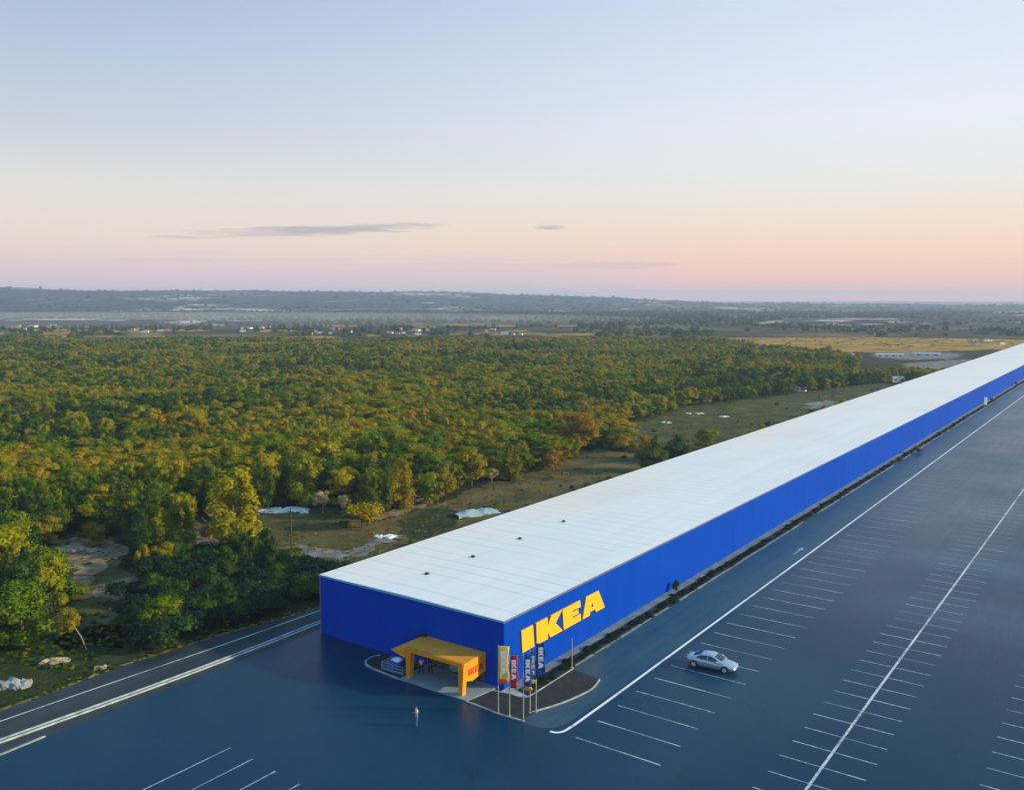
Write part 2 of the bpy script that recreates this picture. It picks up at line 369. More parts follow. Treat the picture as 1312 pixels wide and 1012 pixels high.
M_int = noisy('shop_interior', (.02, .03, .04), (.10, .13, .16), 1.5, .6)
M_frame = mat('grey_frame', (.25, .30, .34), .4, .5)[0]
M_poster = noisy('pale_poster', (.14, .20, .28), (.30, .38, .46), 2.5, .5)
M_tan = mat('tan_panel', (.30, .20, .11), .6)[0]
M_dark = mat('near_black', (.012, .013, .016), .6)[0]
M_pole = mat('grey_pole_metal', (.42, .43, .43), .4, .3)[0]
M_blue = noisy('blue_cloth', (.01, .06, .22), (.02, .10, .32), 1.5, .6)
M_steel = mat('pale_steel', (.28, .38, .48), .35, .4)[0]
M_sheet = mat('white_sheet', (.78, .82, .88), .6)[0]
M_flagw = mat('flag_white', (.85, .85, .85), .6)[0]
M_flagy = noisy('flag_yellow', (1.0, .80, .14), (1.0, .86, .30), 1.5, .6)
M_flagr = noisy('flag_red', (.58, .03, .03), (.68, .06, .05), 1.5, .6)
M_flagb = noisy('flag_blue', (.01, .10, .38), (.02, .17, .50), 1.5, .6)
def cloth(m):
    t = m.node_tree; p = t.nodes['Principled BSDF']; o = t.nodes['Material Output']; tr = nd(t, 'ShaderNodeBsdfTranslucent'); mx = nd(t, 'ShaderNodeMixShader'); mx.inputs[0].default_value = .6
    src = p.inputs['Base Color']
    if src.links: t.links.new(src.links[0].from_socket, tr.inputs[0])
    else: tr.inputs[0].default_value = src.default_value
    t.links.new(p.outputs[0], mx.inputs[1]); t.links.new(tr.outputs[0], mx.inputs[2]); t.links.new(mx.outputs[0], o.inputs['Surface'])
for m_ in (M_flagy, M_flagr, M_flagb): cloth(m_)
M_flago = mat('flag_orange_hem', (.85, .22, .04), .6)[0]
M_pgold = mat('flag_gold_hem', (.80, .46, .03), .6)[0]

# ------------------------------------------------------------------ setting
BIG = 22000
g = MB(); N = 12
g.add([(-BIG, -BIG, -.05), (BIG, -BIG, -.05), (BIG, BIG, -.05), (-BIG, BIG, -.05)], [(0, 1, 2, 3)])
g.build('ground', M_ground, kind='structure')

def fbm(x, y, s, o=4, seed=0.):
    v = 0; a = 1; tot = 0
    for _ in range(o):
        v += a*mnoise.noise(Vector((x/s, y/s, seed))); tot += a; a *= .5; s *= .5
    return v/tot
CREST = [(-1400, 74), (-400, 84), (0, 86), (60, 83), (250, 81), (450, 77), (600, 66), (780, 46), (900, 26), (1000, 16), (1312, 15), (2200, 20)]
def crest(px):
    for (a, ha), (b, hb) in zip(CREST, CREST[1:]):
        if a <= px <= b: return ha+(hb-ha)*(px-a)/(b-a)
    return CREST[0][1] if px < 0 else CREST[-1][1]
hv = []; hf = []; na = 220; nr = 60
for i in range(na+1):
    b = R(-58+116*i/na); px = 656+FOC*math.tan(b)
    for j in range(nr+1):
        r = 1900+4600*(j/nr); d = F0*(math.cos(b)*r)+RT*(math.sin(b)*r); x = CAM[0]+d.x; y = CAM[1]+d.y
        t = min(max((r-2300)/2100, 0), 1); t = t*t*(3-2*t); tt = min(max((r-4600)/1900, 0), 1)
        h = crest(px)*t*(1-tt)+(fbm(x, y, 900, 5, 3.)*26*t+fbm(x, y, 160, 3, 9.)*7*t)*(1-tt)
        hv.append((x, y, max(h, 0)*1.0-1.5*(1-t)-3*tt)); 
for i in range(na):
    for j in range(nr): q = i*(nr+1)+j; hf.append((q, q+nr+1, q+nr+2, q+1))
hb = MB(); hb.add(hv, hf); hb.build('hills', M_hill, smooth=True, kind='structure')
HILLV = np.array(hv)
# low blue rise on the right, in front of the far plain
def rise(x0, x1, ybase, ytop, D0, D1):
    vs = []; fs = []; n = 70; k = 12
    for i in range(n+1):
        u = i/n; px = x0+(x1-x0)*u; b = math.atan((px-656)/FOC)
        env = math.sin(math.pi*u)**.6
        for j in range(k+1):
            w = j/k; D = D0+(D1-D0)*w; d = F0*D+RT*(D*math.tan(b)); x = CAM[0]+d.x; y = CAM[1]+d.y
            H_ = 36-(ytop-384.4)*D0/FOC; H_ = H_*env*math.sin(math.pi*min(w*1.0, 1))+fbm(x, y, 200, 3)*3*env
            vs.append((x, y, max(H_, 0)-.6))
    for i in range(n):
        for j in range(k): q = i*(k+1)+j; fs.append((q, q+k+1, q+k+2, q+1))
    b = MB(); b.add(vs, fs); return b.build('hill', M_hill, smooth=True, kind='structure')
rise(960, 1240, 424, 411, 1250, 1700); rise(1180, 1700, 420, 405, 1400, 2000); rise(-300, 420, 420, 411, 1250, 1500)

EX = -27.3
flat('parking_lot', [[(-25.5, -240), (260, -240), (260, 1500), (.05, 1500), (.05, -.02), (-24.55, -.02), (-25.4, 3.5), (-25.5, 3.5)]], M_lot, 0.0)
def ln(pp): return [a2(*q) for q in pp]
outer = smooth_pts([(-38, -110), (-35.2, -60), (-33.7, -29.3), (-34, -18.5), (-32.9, -6.2), (-31.0, 5), (-30.2, 22), (-30.2, 60)])
flat('road', [outer+[(-24.8, 60), (-24.8, 3.5), (-25.5, 3.5), (-25.5, -110)]], M_road, -.004)
inner = smooth_pts([(-34.5, -110), (-32.6, -60), (-31.6, -30.3), (-31.0, -18.1), (-30.4, -6), (-30.1, 4.7), (-29.2, 30)])
wmk = lambda q, z=.004, nm='road_marking', m=M_white: flat(nm, q, m, z)
flat('road_edge_line', ribbon(inner, .16), M_cream, .004)
flat('road_shoulder', ribbon([(x-.15, y) for x, y in outer], .45), M_dirt, .008)
kb = smooth_pts([(-33.0, -110), (-29.6, -60), (-27.9, -32), (-27.15, -18.4), (-27.0, -6), (-27.05, 2.5), (-26.2, 9), (-25.6, 20)])
def kerb(pts, w, h, m, nm='kerb'):
    b = MB()
    P = [Vector((p[0], p[1])) for p in pts]; vs = []; fs = []
    for i, p in enumerate(P):
        a = P[max(i-1, 0)]; c = P[min(i+1, len(P)-1)]; d = (c-a).normalized(); n = Vector((-d.y, d.x))
        for s, z in ((w/2, -.03), (w/2*.94, h), (-w/2*.94, h), (-w/2, -.03)):
            q = p+n*s; vs.append((q.x, q.y, z))
    for i in range(len(P)-1):
        for k in range(3): fs.append((i*4+k, i*4+k+1, i*4+k+5, i*4+k+4))
    fs += [(0, 1, 2, 3), tuple(len(P)*4-4+k for k in (3, 2, 1, 0))]
    b.add(vs, fs); return b.build(nm, m, kind='structure')
kerb([(x-.27, y) for x, y in kb], .16, .10, M_kerb2); kerb([(x+.30, y) for x, y in kb], .17, .12, M_kerb2)
kerb([(-29.5, -70), (-26.6, -40), (-25.6, -33), (-25.75, -29.4)], .22, .08, M_kerb)

# entrance corner
slab = [(-9.45, -4.02), (-1.25, -4.02), (-.62, -.02), (-9.6, -.02)]
sb = MB(); sb.prism(slab, -.05, .10); sb.build('entrance_slab', M_slab, kind='structure')
bedr = [(-1.15, -4.02), (.7, -4.12), (2.5, -4.3), (4.75, -4.2), (4.85, -2.4), (5.75, .3), (6.3, 2.6), (6.55, 4.8), (6.1, 6.9), (4.4, 7.35), (2.8, 7.5), (2.8, .7), (2.65, -.1), (2.2, -.5), (1.1, -.5), (-.5, -.9)]
b = MB(); b.prism(bedr, -.04, .07); b.build('planting_bed', M_bed, kind='structure')
b = MB(); b.prism([(-15.1, -2.5), (-15.2, -1.3), (-14.6, -.02), (-9.7, -.02), (-9.55, -3.85), (-12, -3.7), (-14.3, -3.4)], -.04, .07); b.build('planting_bed', M_bed, kind='structure')
kerb(smooth_pts([(-9.5, -3.98), (-11.8, -3.82), (-14.2, -3.48), (-15.15, -2.6), (-15.3, -1.5), (-14.9, -.9)], 4), .16, .12, M_kerb)
kerb([(-1.2, -4.1), (.7, -4.2), (2.5, -4.38), (5.05, -4.25)], .12, .12, M_kerb)
kerb(smooth_pts([(4.8, -2.35), (5.85, .3), (6.4, 2.6), (6.65, 4.8), (6.2, 7.0)], 5), .12, .12, M_kerb)
kerb(smooth_pts([(-.6, -.95), (1.1, -.56), (2.2, -.58), (2.72, -.15), (2.86, .7)], 4)+[(2.86, 4), (2.86, 7.6)], .12, .13, M_kerb)
flat('driveway', [smooth_pts([(4.9, -4.2), (6.1, -4.35), (7.35, -4.1), (8.25, -2.8), (8.42, -.8), (8.5, 1.5), (8.62, 4.3), (8.7, 9)], 4)+[(8.75, 1500), (2.5, 1500), (2.5, 7.7), (6.2, 7.1), (6.7, 4.8), (6.35, 2.6), (5.8, .3), (4.85, -2.4)]], M_lane, .004)
flat('sidewalk', [[(.02, 1.0), (1.1, .6), (1.1, 1500), (.02, 1500)]], M_side, .03)
flat('corner_pavement', [[(.02, -.45), (1.0, -.4), (2.1, -.35), (2.55, .1), (1.15, .5), (.02, .9)]], M_kerb, .028)
flat('hedge_soil', [[(1.1, .7), (2.7, .7), (2.7, 1500), (1.1, 1500)]], M_bed, .012)
# broken kerb beside the hedge: stones with gaps
kk = []; y = 8.0; b = MB()
while y < 760:
    L = random.uniform(.7, 2.6)*(1+y/160)
    if random.random() < .93: b.box(2.5+random.uniform(-.06, .06), 2.7+random.uniform(-.03, .1), y, y+L, -.02, random.uniform(.05, .13))
    y += L+random.uniform(.03, .25)
b.build('kerb', M_side, kind='structure')

# painted markings
mk = []
for i in range(0, 95):
    y = -4+3.62*i
    mk.append([(10.25+random.uniform(-.1, .1), y-.07), (17.9+random.uniform(-.15, .15), y-.07), (17.9, y+.07), (10.25, y+.07)])
for i in range(-9, 130):
    y = 2.93*i; e = random.uniform(-.1, .1); mk.append([(25.05+e, y-.065), (31.7+e, y-.065), (31.7+e, y+.065), (25.05+e, y+.065)])
for i in range(-9, 90):
    y = 1.2+3.03*i; mk.append([(38.7, y-.065), (51.9, y-.065), (51.9, y+.065), (38.7, y+.065)])
for i in range(-5, 12):
    x = -2.85+2.93*i
    if x < -13: continue
    e = -22.15+(-2.9-x)*.06; mk.append([(x-.065, -34), (x+.065, -34), (x+.065, e), (x-.065, e)])
flat('stall_lines', mk, M_paint, .004)
wl_ = smooth_pts([a2(705, 936.3), a2(712, 938), a2(722, 936.5), a2(733, 930), (9.0, -2.0), (9.05, 3.6)], 5)+[(9.1, 60), (9.0, 150), (8.9, 330), (8.9, 900)]
flat('edge_line', ribbon(wl_, .27), M_white, .008)
flat('row_line', ribbon([(28.25, -40), (28.35, 20), (28.6, 60), (28.9, 130), (29.0, 500)], .22), M_cream, .008)
flat('row_line', ribbon([(45.3, -40), (45.3, 500)], .2), M_cream, .008)
arr = []
for y in (62,):                                    # worn lane arrows
    x = 7.4
    arr += [[(x-.1, y-2), (x+.1, y-2), (x+.1, y+1), (x-.1, y+1)], [(x-.5, y+1), (x+.5, y+1), (x, y+2.4)]]
flat('lane_arrows', arr, M_paint, .009)

# clearings, paths and fields
def rough(poly, amp=.5):
    out = []; n = len(poly)
    for i in range(n):
        a = Vector(poly[i]); b = Vector(poly[(i+1) % n]); L = (b-a).length; k = max(1, min(40, int(L/1.2)))
        D = max(60, (a-Vector(CAM[:2])).length); nn = Vector((-(b-a).y, (b-a).x)); nn = nn/nn.length if nn.length else nn
        for j in range(k):
            p = a.lerp(b, j/k); w = mnoise.noise(Vector((p.x/2.6, p.y/2.6, 4.)))+.7*mnoise.noise(Vector((p.x/.9, p.y/.9, 8.)))
            out.append(tuple(p+nn*w*amp*min(4, D/150)))
    return out
cl = lambda nm, px, m, z: flat(nm, [rough([a2(*q) for q in px], 2.0)], m, z)
CL_A = [(300, 668), (335, 655), (420, 648), (470, 668), (540, 652), (590, 632), (650, 612), (720, 592), (765, 574), (830, 582), (860, 600), (700, 680), (560, 740), (430, 770), (330, 725), (300, 700)]
CL_B = [(775, 548), (835, 535), (880, 520), (960, 512), (1030, 502), (1100, 494), (1160, 487), (1180, 500), (1000, 560), (860, 605), (840, 584), (800, 566)]
CL_C = [(40, 702), (90, 684), (150, 690), (160, 712), (140, 728), (195, 735), (200, 760), (165, 778), (160, 830), (70, 830), (66, 760), (50, 735)]
CL_D = [(245, 668), (282, 668), (292, 705), (262, 716), (240, 700)]
CL_E = [(-60, 815), (60, 808), (140, 800), (230, 800), (300, 800), (200, 846), (130, 866), (0, 915), (-80, 935)]
cl('clearing_meadow', CL_A, M_grassA, -.03); cl('far_meadow', CL_B, M_grassB, -.03)
cl('scrub_clearing', CL_C, M_grassA, -.03); cl('scrub_clearing', [(225, 660), (300, 655), (310, 715), (235, 725)], M_grassA, -.032)
cl('dirt_clearing', [(48, 706), (62, 694), (95, 688), (145, 692), (160, 706), (142, 718), (128, 734), (120, 748), (96, 744), (86, 728), (60, 722)], M_dirt, -.02)
cl('dirt_path', [(125, 747), (165, 740), (195, 744), (190, 756), (150, 768), (128, 764)], M_dirt, -.02)
cl('sand_slope', [(248, 676), (280, 672), (290, 700), (268, 714), (248, 706)], M_dirt, -.02)
cl('road_verge', CL_E, M_verge, -.03)
cl('footpath', [(320, 703), (380, 699), (440, 706), (490, 688), (520, 680), (525, 686), (495, 696), (450, 716), (380, 714), (325, 712)], M_pale, -.02)
cl('footpath', [(470, 662), (520, 648), (570, 633), (572, 637), (525, 655), (480, 668)], M_dirt, -.02)
cl('grass_patch', [(520, 662), (560, 650), (600, 655), (590, 672), (540, 690), (510, 685)], M_verge, -.018)
cl('gravel_patch', [(1035, 516), (1060, 513), (1078, 516), (1062, 522), (1036, 524)], M_pale, -.02)
cl('golden_field', [(700, 441), (800, 437), (900, 433), (1100, 432), (1260, 434), (1330, 436), (1330, 446), (1150, 452), (1000, 449), (860, 446), (760, 445)], M_gold, -.03)
cl('pale_flat', [(1120, 452), (1190, 450), (1230, 453), (1225, 459), (1160, 461), (1120, 458)], M_pale, -.02)
cl('pale_flat', [(1155, 466), (1220, 461), (1290, 460), (1290, 480), (1200, 478), (1180, 476)], M_pale, -.02)
cl('pale_flat', [(1035, 453), (1070, 451), (1100, 455), (1095, 459), (1050, 457)], M_pale, -.02)
flds = [(60, 423, 70), (160, 424, 50), (230, 423, 40), (20, 427, 60), (350, 424, 40), (120, 440, 50), (400, 432, 40), (500, 436, 60)]
for x, y, w in flds:
    cl('golden_field', [(x-w, y), (x-w*.3, y-1.6), (x+w*.6, y-1.4), (x+w, y+.4), (x+w*.3, y+1.6), (x-w*.5, y+1.4)], M_gold, -.025)

FLD = []
for i in range(70):
    x = random.uniform(-20, 760); y = random.uniform(411, 437) if x < 420 else random.uniform(414, 430); w = random.uniform(8, 34); h = random.uniform(.5, 1.3)*(1+(y-411)/40)
    n = 7; poly = [(x+w*math.cos(2*math.pi*k/n)*random.uniform(.7, 1.2), y+h*math.sin(2*math.pi*k/n)*random.uniform(.7, 1.2)) for k in range(n)]
    FLD.append(poly); cl('field', poly, random.choice([M_gold, M_gold, M_dirt, M_grassB]), -.024)
# ------------------------------------------------------------------ the store
BW, BH, BL = 24.55, 6.55, 860.
ikea = empty('warehouse_store', (0, 0, 0), 0, 'very long blue warehouse store with flat white roof and yellow wall letters', 'store building')
b = MB()
b.add([(0, 0, 0), (-BW, 0, 0), (-BW, BL, 0), (0, BL, 0), (0, 0, BH-.12), (-BW, 0, BH-.12), (-BW, BL, BH-.12), (0, BL, BH-.12)], [(0, 1, 5, 4), (1, 2, 6, 5), (2, 3, 7, 6), (3, 0, 4, 7), (0, 3, 2, 1)])
b.build('wall', M_wall, ikea)
b = MB(); ov = .06; RX = -11.4
# two very shallow roof slopes with a low ridge, closed at the rim
yy = [-ov]+[i*20. for i in range(1, 43)]+[BL+ov]
vs = []; 
for y in yy: vs += [(ov, y, BH), (RX, y, BH+.10), (-BW-ov, y, BH)]
fs = []
for i in range(len(yy)-1):
    q = i*3; fs += [(q, q+1, q+4, q+3), (q+1, q+2, q+5, q+4)]
b.add(vs, fs)
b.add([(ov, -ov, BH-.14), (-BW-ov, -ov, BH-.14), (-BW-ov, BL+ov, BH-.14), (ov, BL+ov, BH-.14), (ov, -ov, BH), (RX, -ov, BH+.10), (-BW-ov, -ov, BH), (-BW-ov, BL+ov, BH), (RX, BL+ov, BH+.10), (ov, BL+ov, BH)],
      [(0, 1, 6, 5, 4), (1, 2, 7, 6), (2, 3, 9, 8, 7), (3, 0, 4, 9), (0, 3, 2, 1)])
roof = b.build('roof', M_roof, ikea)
b = MB(); b.box(-BW-ov-.03, ov+.03, -ov-.04, -ov-.003, BH-.17, BH+.03); b.build('front_edge_trim', M_trim, ikea)
b = MB(); b.box(ov+.003, ov+.04, -ov, BL, BH-.17, BH+.02); b.build('side_edge_trim', M_grey_trim, ikea)
b = MB(); b.box(-BW-.03, -BW+.12, -.05, -.003, 0, BH-.14); b.build('corner_trim', M_grey_trim, ikea)
for (x, y) in ((547, 735), (606, 713), (666, 690), (722, 668)):
    p = at(x, y, BH+.1); v = MB(); v.box(p.x-.2, p.x+.2, p.y-.2, p.y+.2, BH+.02, BH+.18); v.box(p.x-.14, p.x+.14, p.y-.14, p.y+.14, BH+.18, BH+.28, bev=.03); v.build('roof_vent', M_dark, ikea)
p = at(1055, 505, BH)
# letters: outlines in (along the wall, height)
LET = {
 'I': [(0, 0.05), (1.05, 0), (.62, .30)] ,
}
def wall_letter(pts, hole=None):
    me = MB()
    M = Matrix(((0, 0, 1, 0), (1, 0, 0, 0), (0, 1, 0, 0), (0, 0, 0, 1)))   # (y,z,x)
    me.prism([(y_-.12, 2.62+(z_-2.52)*.905) for y_, z_ in pts], .02, .14, M)
    return me
Ipts = [(2.76, 4.98), (4.72, 4.98), (4.98, 2.52), (2.96, 2.52)]
Kpts = [(5.28, 4.98), (7.30, 4.98), (7.36, 3.95), (7.98, 4.98), (10.05, 4.98), (8.78, 3.85), (10.15, 2.52), (7.85, 2.52), (7.34, 3.25), (7.40, 2.52), (5.42, 2.52)]
Epts = [(10.05, 4.98), (13.50, 4.98), (13.62, 4.16), (12.0, 4.22), (12.02, 4.02), (13.15, 4.02), (13.2, 3.5), (12.06, 3.5), (12.1, 3.28), (13.62, 3.36), (13.74, 2.52), (10.35, 2.52)]
A_o = [(14.75, 4.98), (17.35, 4.98), (18.75, 2.52), (16.85, 2.52), (16.62, 2.92), (15.62, 2.92), (15.5, 2.52), (14.05, 2.52)]
wall_letter(Ipts).build('letter', M_letter, ikea)
wall_letter(Kpts).build('letter', M_letter, ikea)
wall_letter(Epts).build('letter', M_letter, ikea)
la = wall_letter(A_o).build('letter', M_letter, ikea)
# counter of the A, a dark blue triangle set proud of the letter face by 3 mm
ct = MB(); ct.add([(.143, 15.66, 3.40), (.143, 16.2, 3.40), (.143, 15.93, 3.92)], [(0, 1, 2)]); ct.build('letter_counter', M_wall, la)

# normalised letters for flags and the canopy sign (0..1 high)
GL = {'I': [(0, 0), (0, 1), (.42, 1), (.42, 0)],
      'K': [(0, 0), (0, 1), (.36, 1), (.36, .6), (.55, 1), (.98, 1), (.66, .53), (1.0, 0), (.58, 0), (.36, .38), (.36, 0)],
      'E': [(0, 0), (0, 1), (.8, 1), (.8, .74), (.36, .74), (.36, .62), (.7, .62), (.7, .4), (.36, .4), (.36, .26), (.82, .26), (.82, 0)],
      'A': [(0, 0), (.3, 1), (.8, 1), (1.1, 0), (.7, 0), (.66, .18), (.42, .18), (.38, 0)]}
GW = {'I': .52, 'K': 1.06, 'E': .92, 'A': 1.1}
def word(mb, txt, size, M, th=.015):
    w = sum(GW[c] for c in txt); x = 0
    for c in txt:
        mb.prism([((x+px)*size, py*size) for px, py in GL[c]], 0, th, M); x += GW[c]
    return mb

# entrance behind the canopy (recess frame, glass, displays), fixed to the store
ent = MB(); ent.box(-9.2, -2.2, -.05, -.003, .1, 2.75); entrance = ent.build('entrance_front', M_glass, ikea)
for x0, x1, z0, z1, m_, nm in ((-7.2, -6.5, .15, 1.9, M_int, 'display_panel'), (-6.4, -4.7, .3, 1.35, M_poster, 'display_panel'), (-4.6, -3.9, .12, 2.1, M_dark, 'doorway'), (-3.85, -3.2, .12, 2.2, M_tan, 'tan_panel'), (-8.9, -7.4, .15, 2.3, M_int, 'display_panel'), (-3.1, -2.4, .3, 2.1, M_int, 'display_panel')):
    q = MB(); q.box(x0, x1, -.09, -.053, z0, z1); q.build(nm, m_, entrance)
fr = MB()
for x in (-9.2, -7.3, -6.45, -4.65, -3.87, -3.15, -2.25): fr.box(x-.03, x+.03, -.12, -.095, .1, 2.75)
fr.box(-9.2, -2.2, -.125, -.098, 2.2, 2.27); fr.box(-9.2, -2.2, -.128, -.1, .1, .16); fr.build('door_frame', M_frame, entrance)

# the orange canopy
cp = empty('entrance_canopy', (0, 0, 0), parent=ikea)
XL, XR, YF, ZT = -9.7, -2.15, -3.5, 3.1
b = MB(); b.box(XL, XR, YF+.12, -.02, ZT-.16, ZT); b.build('canopy_roof', M_canopy, cp)
b = MB(); b.box(XL+.6, XR, YF, YF+.117, ZT-.36, ZT+.012); b.build('front_beam', M_canopy, cp)
b = MB(); b.box(XL+.6, XR-.05, YF+.118, YF+.19, ZT-.02, ZT+.016); b.build('roof_joint', M_dkline, cp)
def side_panel(x0, x1, zl=1.35):
    s = MB(); pl = [(YF+.1, ZT+.005), (-.06, ZT+.005), (-.10, zl), (-2.2, zl-.25), (-2.65, zl-.1), (YF+.35, zl+.0), (YF+.1, zl+.35)]
    M = Matrix(((0, 0, 1, 0), (1, 0, 0, 0), (0, 1, 0, 0), (0, 0, 0, 1))); s.prism(pl, x0, x1, M); return s
pr = side_panel(XR+.002, XR+.10).build('side_panel', M_canopy, cp)
tx = MB(); Mx = Matrix(((0, 0, 1, XR+.103), (1, 0, 0, -2.75), (0, 1, 0, 1.75), (0, 0, 0, 1))); word(tx, 'IKEA', .62, Mx); tx.build('red_lettering', M_red, pr)
def canopy_leg(x):
    s = MB()
    s.add([(x, YF, 0.1), (x+.42, YF, .1), (x+.42, YF+.5, .1), (x, YF+.5, .1), (x-.1, YF, ZT-.36), (x+.55, YF, ZT-.36), (x+.55, YF+.62, ZT-.36), (x-.1, YF+.62, ZT-.36)], [(0, 1, 2, 3), (4, 5, 6, 7), (0, 1, 5, 4), (1, 2, 6, 5), (2, 3, 7, 6), (3, 0, 4, 7)])
    return s.build('leg', M_canopy, cp)
canopy_leg(XR-.42); canopy_leg(XL+.72)
# the folded wing on the left
b = MB(); b.add([(XL+.6, YF+.0, ZT), (XL-.0, -.4, ZT), (XL-1.15, YF-.15, ZT-.55), (XL+.6, YF-.1, ZT-1.0), (XL+.6, YF+.1, ZT-.08), (XL-.0, -.4, ZT-.1), (XL-1.1, YF, ZT-.63), (XL+.6, YF+.05, ZT-1.05)],
    [(0, 1, 2, 3), (4, 5, 6, 7), (0, 1, 5, 4), (1, 2, 6, 5), (2, 3, 7, 6), (3, 0, 4, 7)]); b.build('side_wing', M_canopy, cp)
# dark plant-like box behind the top left of the canopy
b = MB(); b.box(-10.3, -9.2, -.5, -.03, ZT-.3, ZT+.18, bev=.08); b.build('lamp_housing', M_dark, cp)

# ------------------------------------------------------------------ flags
def flag(x, y, H_, mflag, mhem, label, top, w, hgt, order, hem=.35, dark_letters=None):
    t = empty('flag_pole', (x, y, 0), 0, label, 'flag', 'flags on tall poles at the store corner')
    b = MB(); b.tube([(0, 0, 0), (0, 0, H_)], [.06, .035], 8); b.tube([(0, 0, 0), (0, 0, .1)], .12, 8); b.build('pole', M_pole, t)
    n = 12; k = 6; vs = []; fs = []
    for i in range(n+1):
        for j in range(k+1):
            z = top-hgt*i/n; u = j/k; wob = .10*math.sin(i*.9+order)*u+.06*math.sin(u*5+order)
            ww = w*(1-.12*abs(math.sin(i*.6+order))*u)
            vs.append((RT.x*ww*u+.04, RT.y*ww*u+wob, z-(.12*u if i else 0)-(.25*(1-u) if i == n else 0)))
    for i in range(n):
        for j in range(k): q = i*(k+1)+j; fs.append((q, q+1, q+k+2, q+k+1))
    b = MB(); b.add(vs, fs); b.m = [1 if (f//k) >= n-max(1, int(hem*3)) and mhem else 0 for f in range(len(fs))]
    o = b.build('banner', [mflag, mhem or mflag], t, smooth=True)
    sm = o.modifiers.new('thick', 'SOLIDIFY'); sm.thickness = .02
    # writing runs down the cloth
    th = hgt*.66/sum(GW[c] for c in 'IKEA')
    a = RT.normalized(); nrm = Vector((a.y, -a.x, 0))
    for side in (1,):
        lb = MB(); x0 = w*.5-th*.5
        # glyph x runs downwards, glyph y towards the fly
        o3 = Vector((0, 0, top-hgt*.12))+a*(w*.24)+nrm*.17
        th2 = w*.52
        Mx = Matrix(((0, a.x*th2/th, nrm.x, o3.x), (0, a.y*th2/th, nrm.y, o3.y), (-1, 0, 0, o3.z), (0, 0, 0, 1)))
        word(lb, 'IKEA', th, Mx); lb.build('lettering', dark_letters or M_flagw, o)
    return t
flag(2.5, -4.3, 6.25, M_flagy, M_flago, 'yellow flag with white lettering, leftmost flag at the store corner', 6.15, .98, 3.2, 0.)
flag(3.6, -4.15, 5.6, M_flagr, None, 'red flag with white lettering, beside the yellow flag', 5.5, .74, 2.7, 1.3)
flag(5.1, -4.2, 6.1, M_flagb, M_pgold, 'blue flag with a gold hem, nearest of the blue flags to the kerb tip', 5.95, .74, 3.0, 2.1)
flag(4.7, -2.6, 6.25, M_flagb, M_pgold, 'blue flag with a gold hem, between two other blue flags', 5.6, .5, 2.7, 3.3)
flag(5.0, -2.1, 6.4, M_flagb, None, 'dark blue flag without a hem, rightmost of the flags', 6.3, .8, 2.9, 4.2)

b = MB(); b.tube([(0, 0, 0), (0, 0, 3.1)], [.06, .045], 8); b.box(-.12, .12, -.12, .12, 0, .14)
pl = b.build('post', M_pole); pl.location = (2.62, 7.75, 0); tag(pl, 'bare grey post at the end of the planting bed, right of the flags', 'post')

# ------------------------------------------------------------------ goods and rails left of the canopy
t = empty('trolley_bay', (-11.0, -2.55, .07), R(2), 'low steel rail bay beside the orange canopy, holding blue bundles', 'trolley bay')
b = MB()
for z in (.22, .5, .78):
    b.tube([(-1.35, -.75, z), (1.3, -.75, z)], .035, 6); b.tube([(1.3, -.75, z), (1.3, .8, z)], .035, 6); b.tube([(-1.35, -.75, z), (-1.35, .8, z)], .035, 6)
b.build('rail', M_steel, t)
for x, y in ((-1.35, -.75), (0, -.75), (1.3, -.75), (1.3, .8), (-1.35, .8)):
    b = MB(); b.tube([(x, y, 0), (x, y, .85)], .05, 8); b.build('leg', M_steel, t)
b = MB(); b.box(-1.3, 1.25, -.7, .78, .02, .09); b.build('base_plate', M_steel, t)
b = MB()
b.add([(-1.15, -.6, 0), (.7, -.6, 0), (.7, .6, 0), (-1.15, .6, 0), (-1.1, -.55, .62), (.62, -.55, .66), (.6, .5, .95), (-1.0, .5, .9)], [(0, 1, 5, 4), (1, 2, 6, 5), (2, 3, 7, 6), (3, 0, 4, 7), (4, 5, 6, 7)])
o = b.build('covered_goods', M_blue); o.location = (-11.1, -2.5, .16); tag(o, 'blue covered bundle of goods inside the steel rail bay', 'goods bundle')
b = MB()
vs = []; fs = []
for i in range(7):
    for j in range(5):
        u, v = i/6, j/4; vs.append((-.6+u*1.05, -.28+v*.7, .80+.05*math.sin(i*1.3+j)+.16*v))
for i in range(6):
    for j in range(4): q = i*5+j; fs.append((q, q+5, q+6, q+1))
b.add(vs, fs); o = b.build('white_sheet', M_sheet, smooth=True); o.location = (-11.1, -2.45, .16); sm = o.modifiers.new('t', 'SOLIDIFY'); sm.thickness = .03
tag(o, 'white crumpled sheet lying on the blue goods', 'sheet')
t = empty('shopping_cart', (-10.15, -1.5, .07), R(10), 'steel shopping cart between the blue goods and the canopy leg', 'shopping cart')
b = MB()
for k in range(6):
    b.tube([(-.4+.16*k, -.28, .5), (-.4+.16*k, -.3, .95)], .012, 4); b.tube([(-.4+.16*k, .28, .5), (-.4+.16*k, .3, .95)], .012, 4)
for z in (.5, .72, .95): b.tube([(-.42, -.29, z), (.42, -.29, z), (.42, .29, z), (-.42, .29, z), (-.42, -.29, z)], .018, 5)
b.build('basket', M_steel, t); b = MB(); b.tube([(-.5, -.28, 1.02), (-.5, .28, 1.02)], .025, 6); b.build('handle', M_blue, t)
for x in (-.35, .35):
    for y in (-.24, .24):
        b = MB(); b.tube([(x, y-.02, .06), (x, y+.02, .06)], .06, 10); b.tube([(x, y, .06), (x, y, .5)], .015, 5); b.build('wheel', M_dark, t)

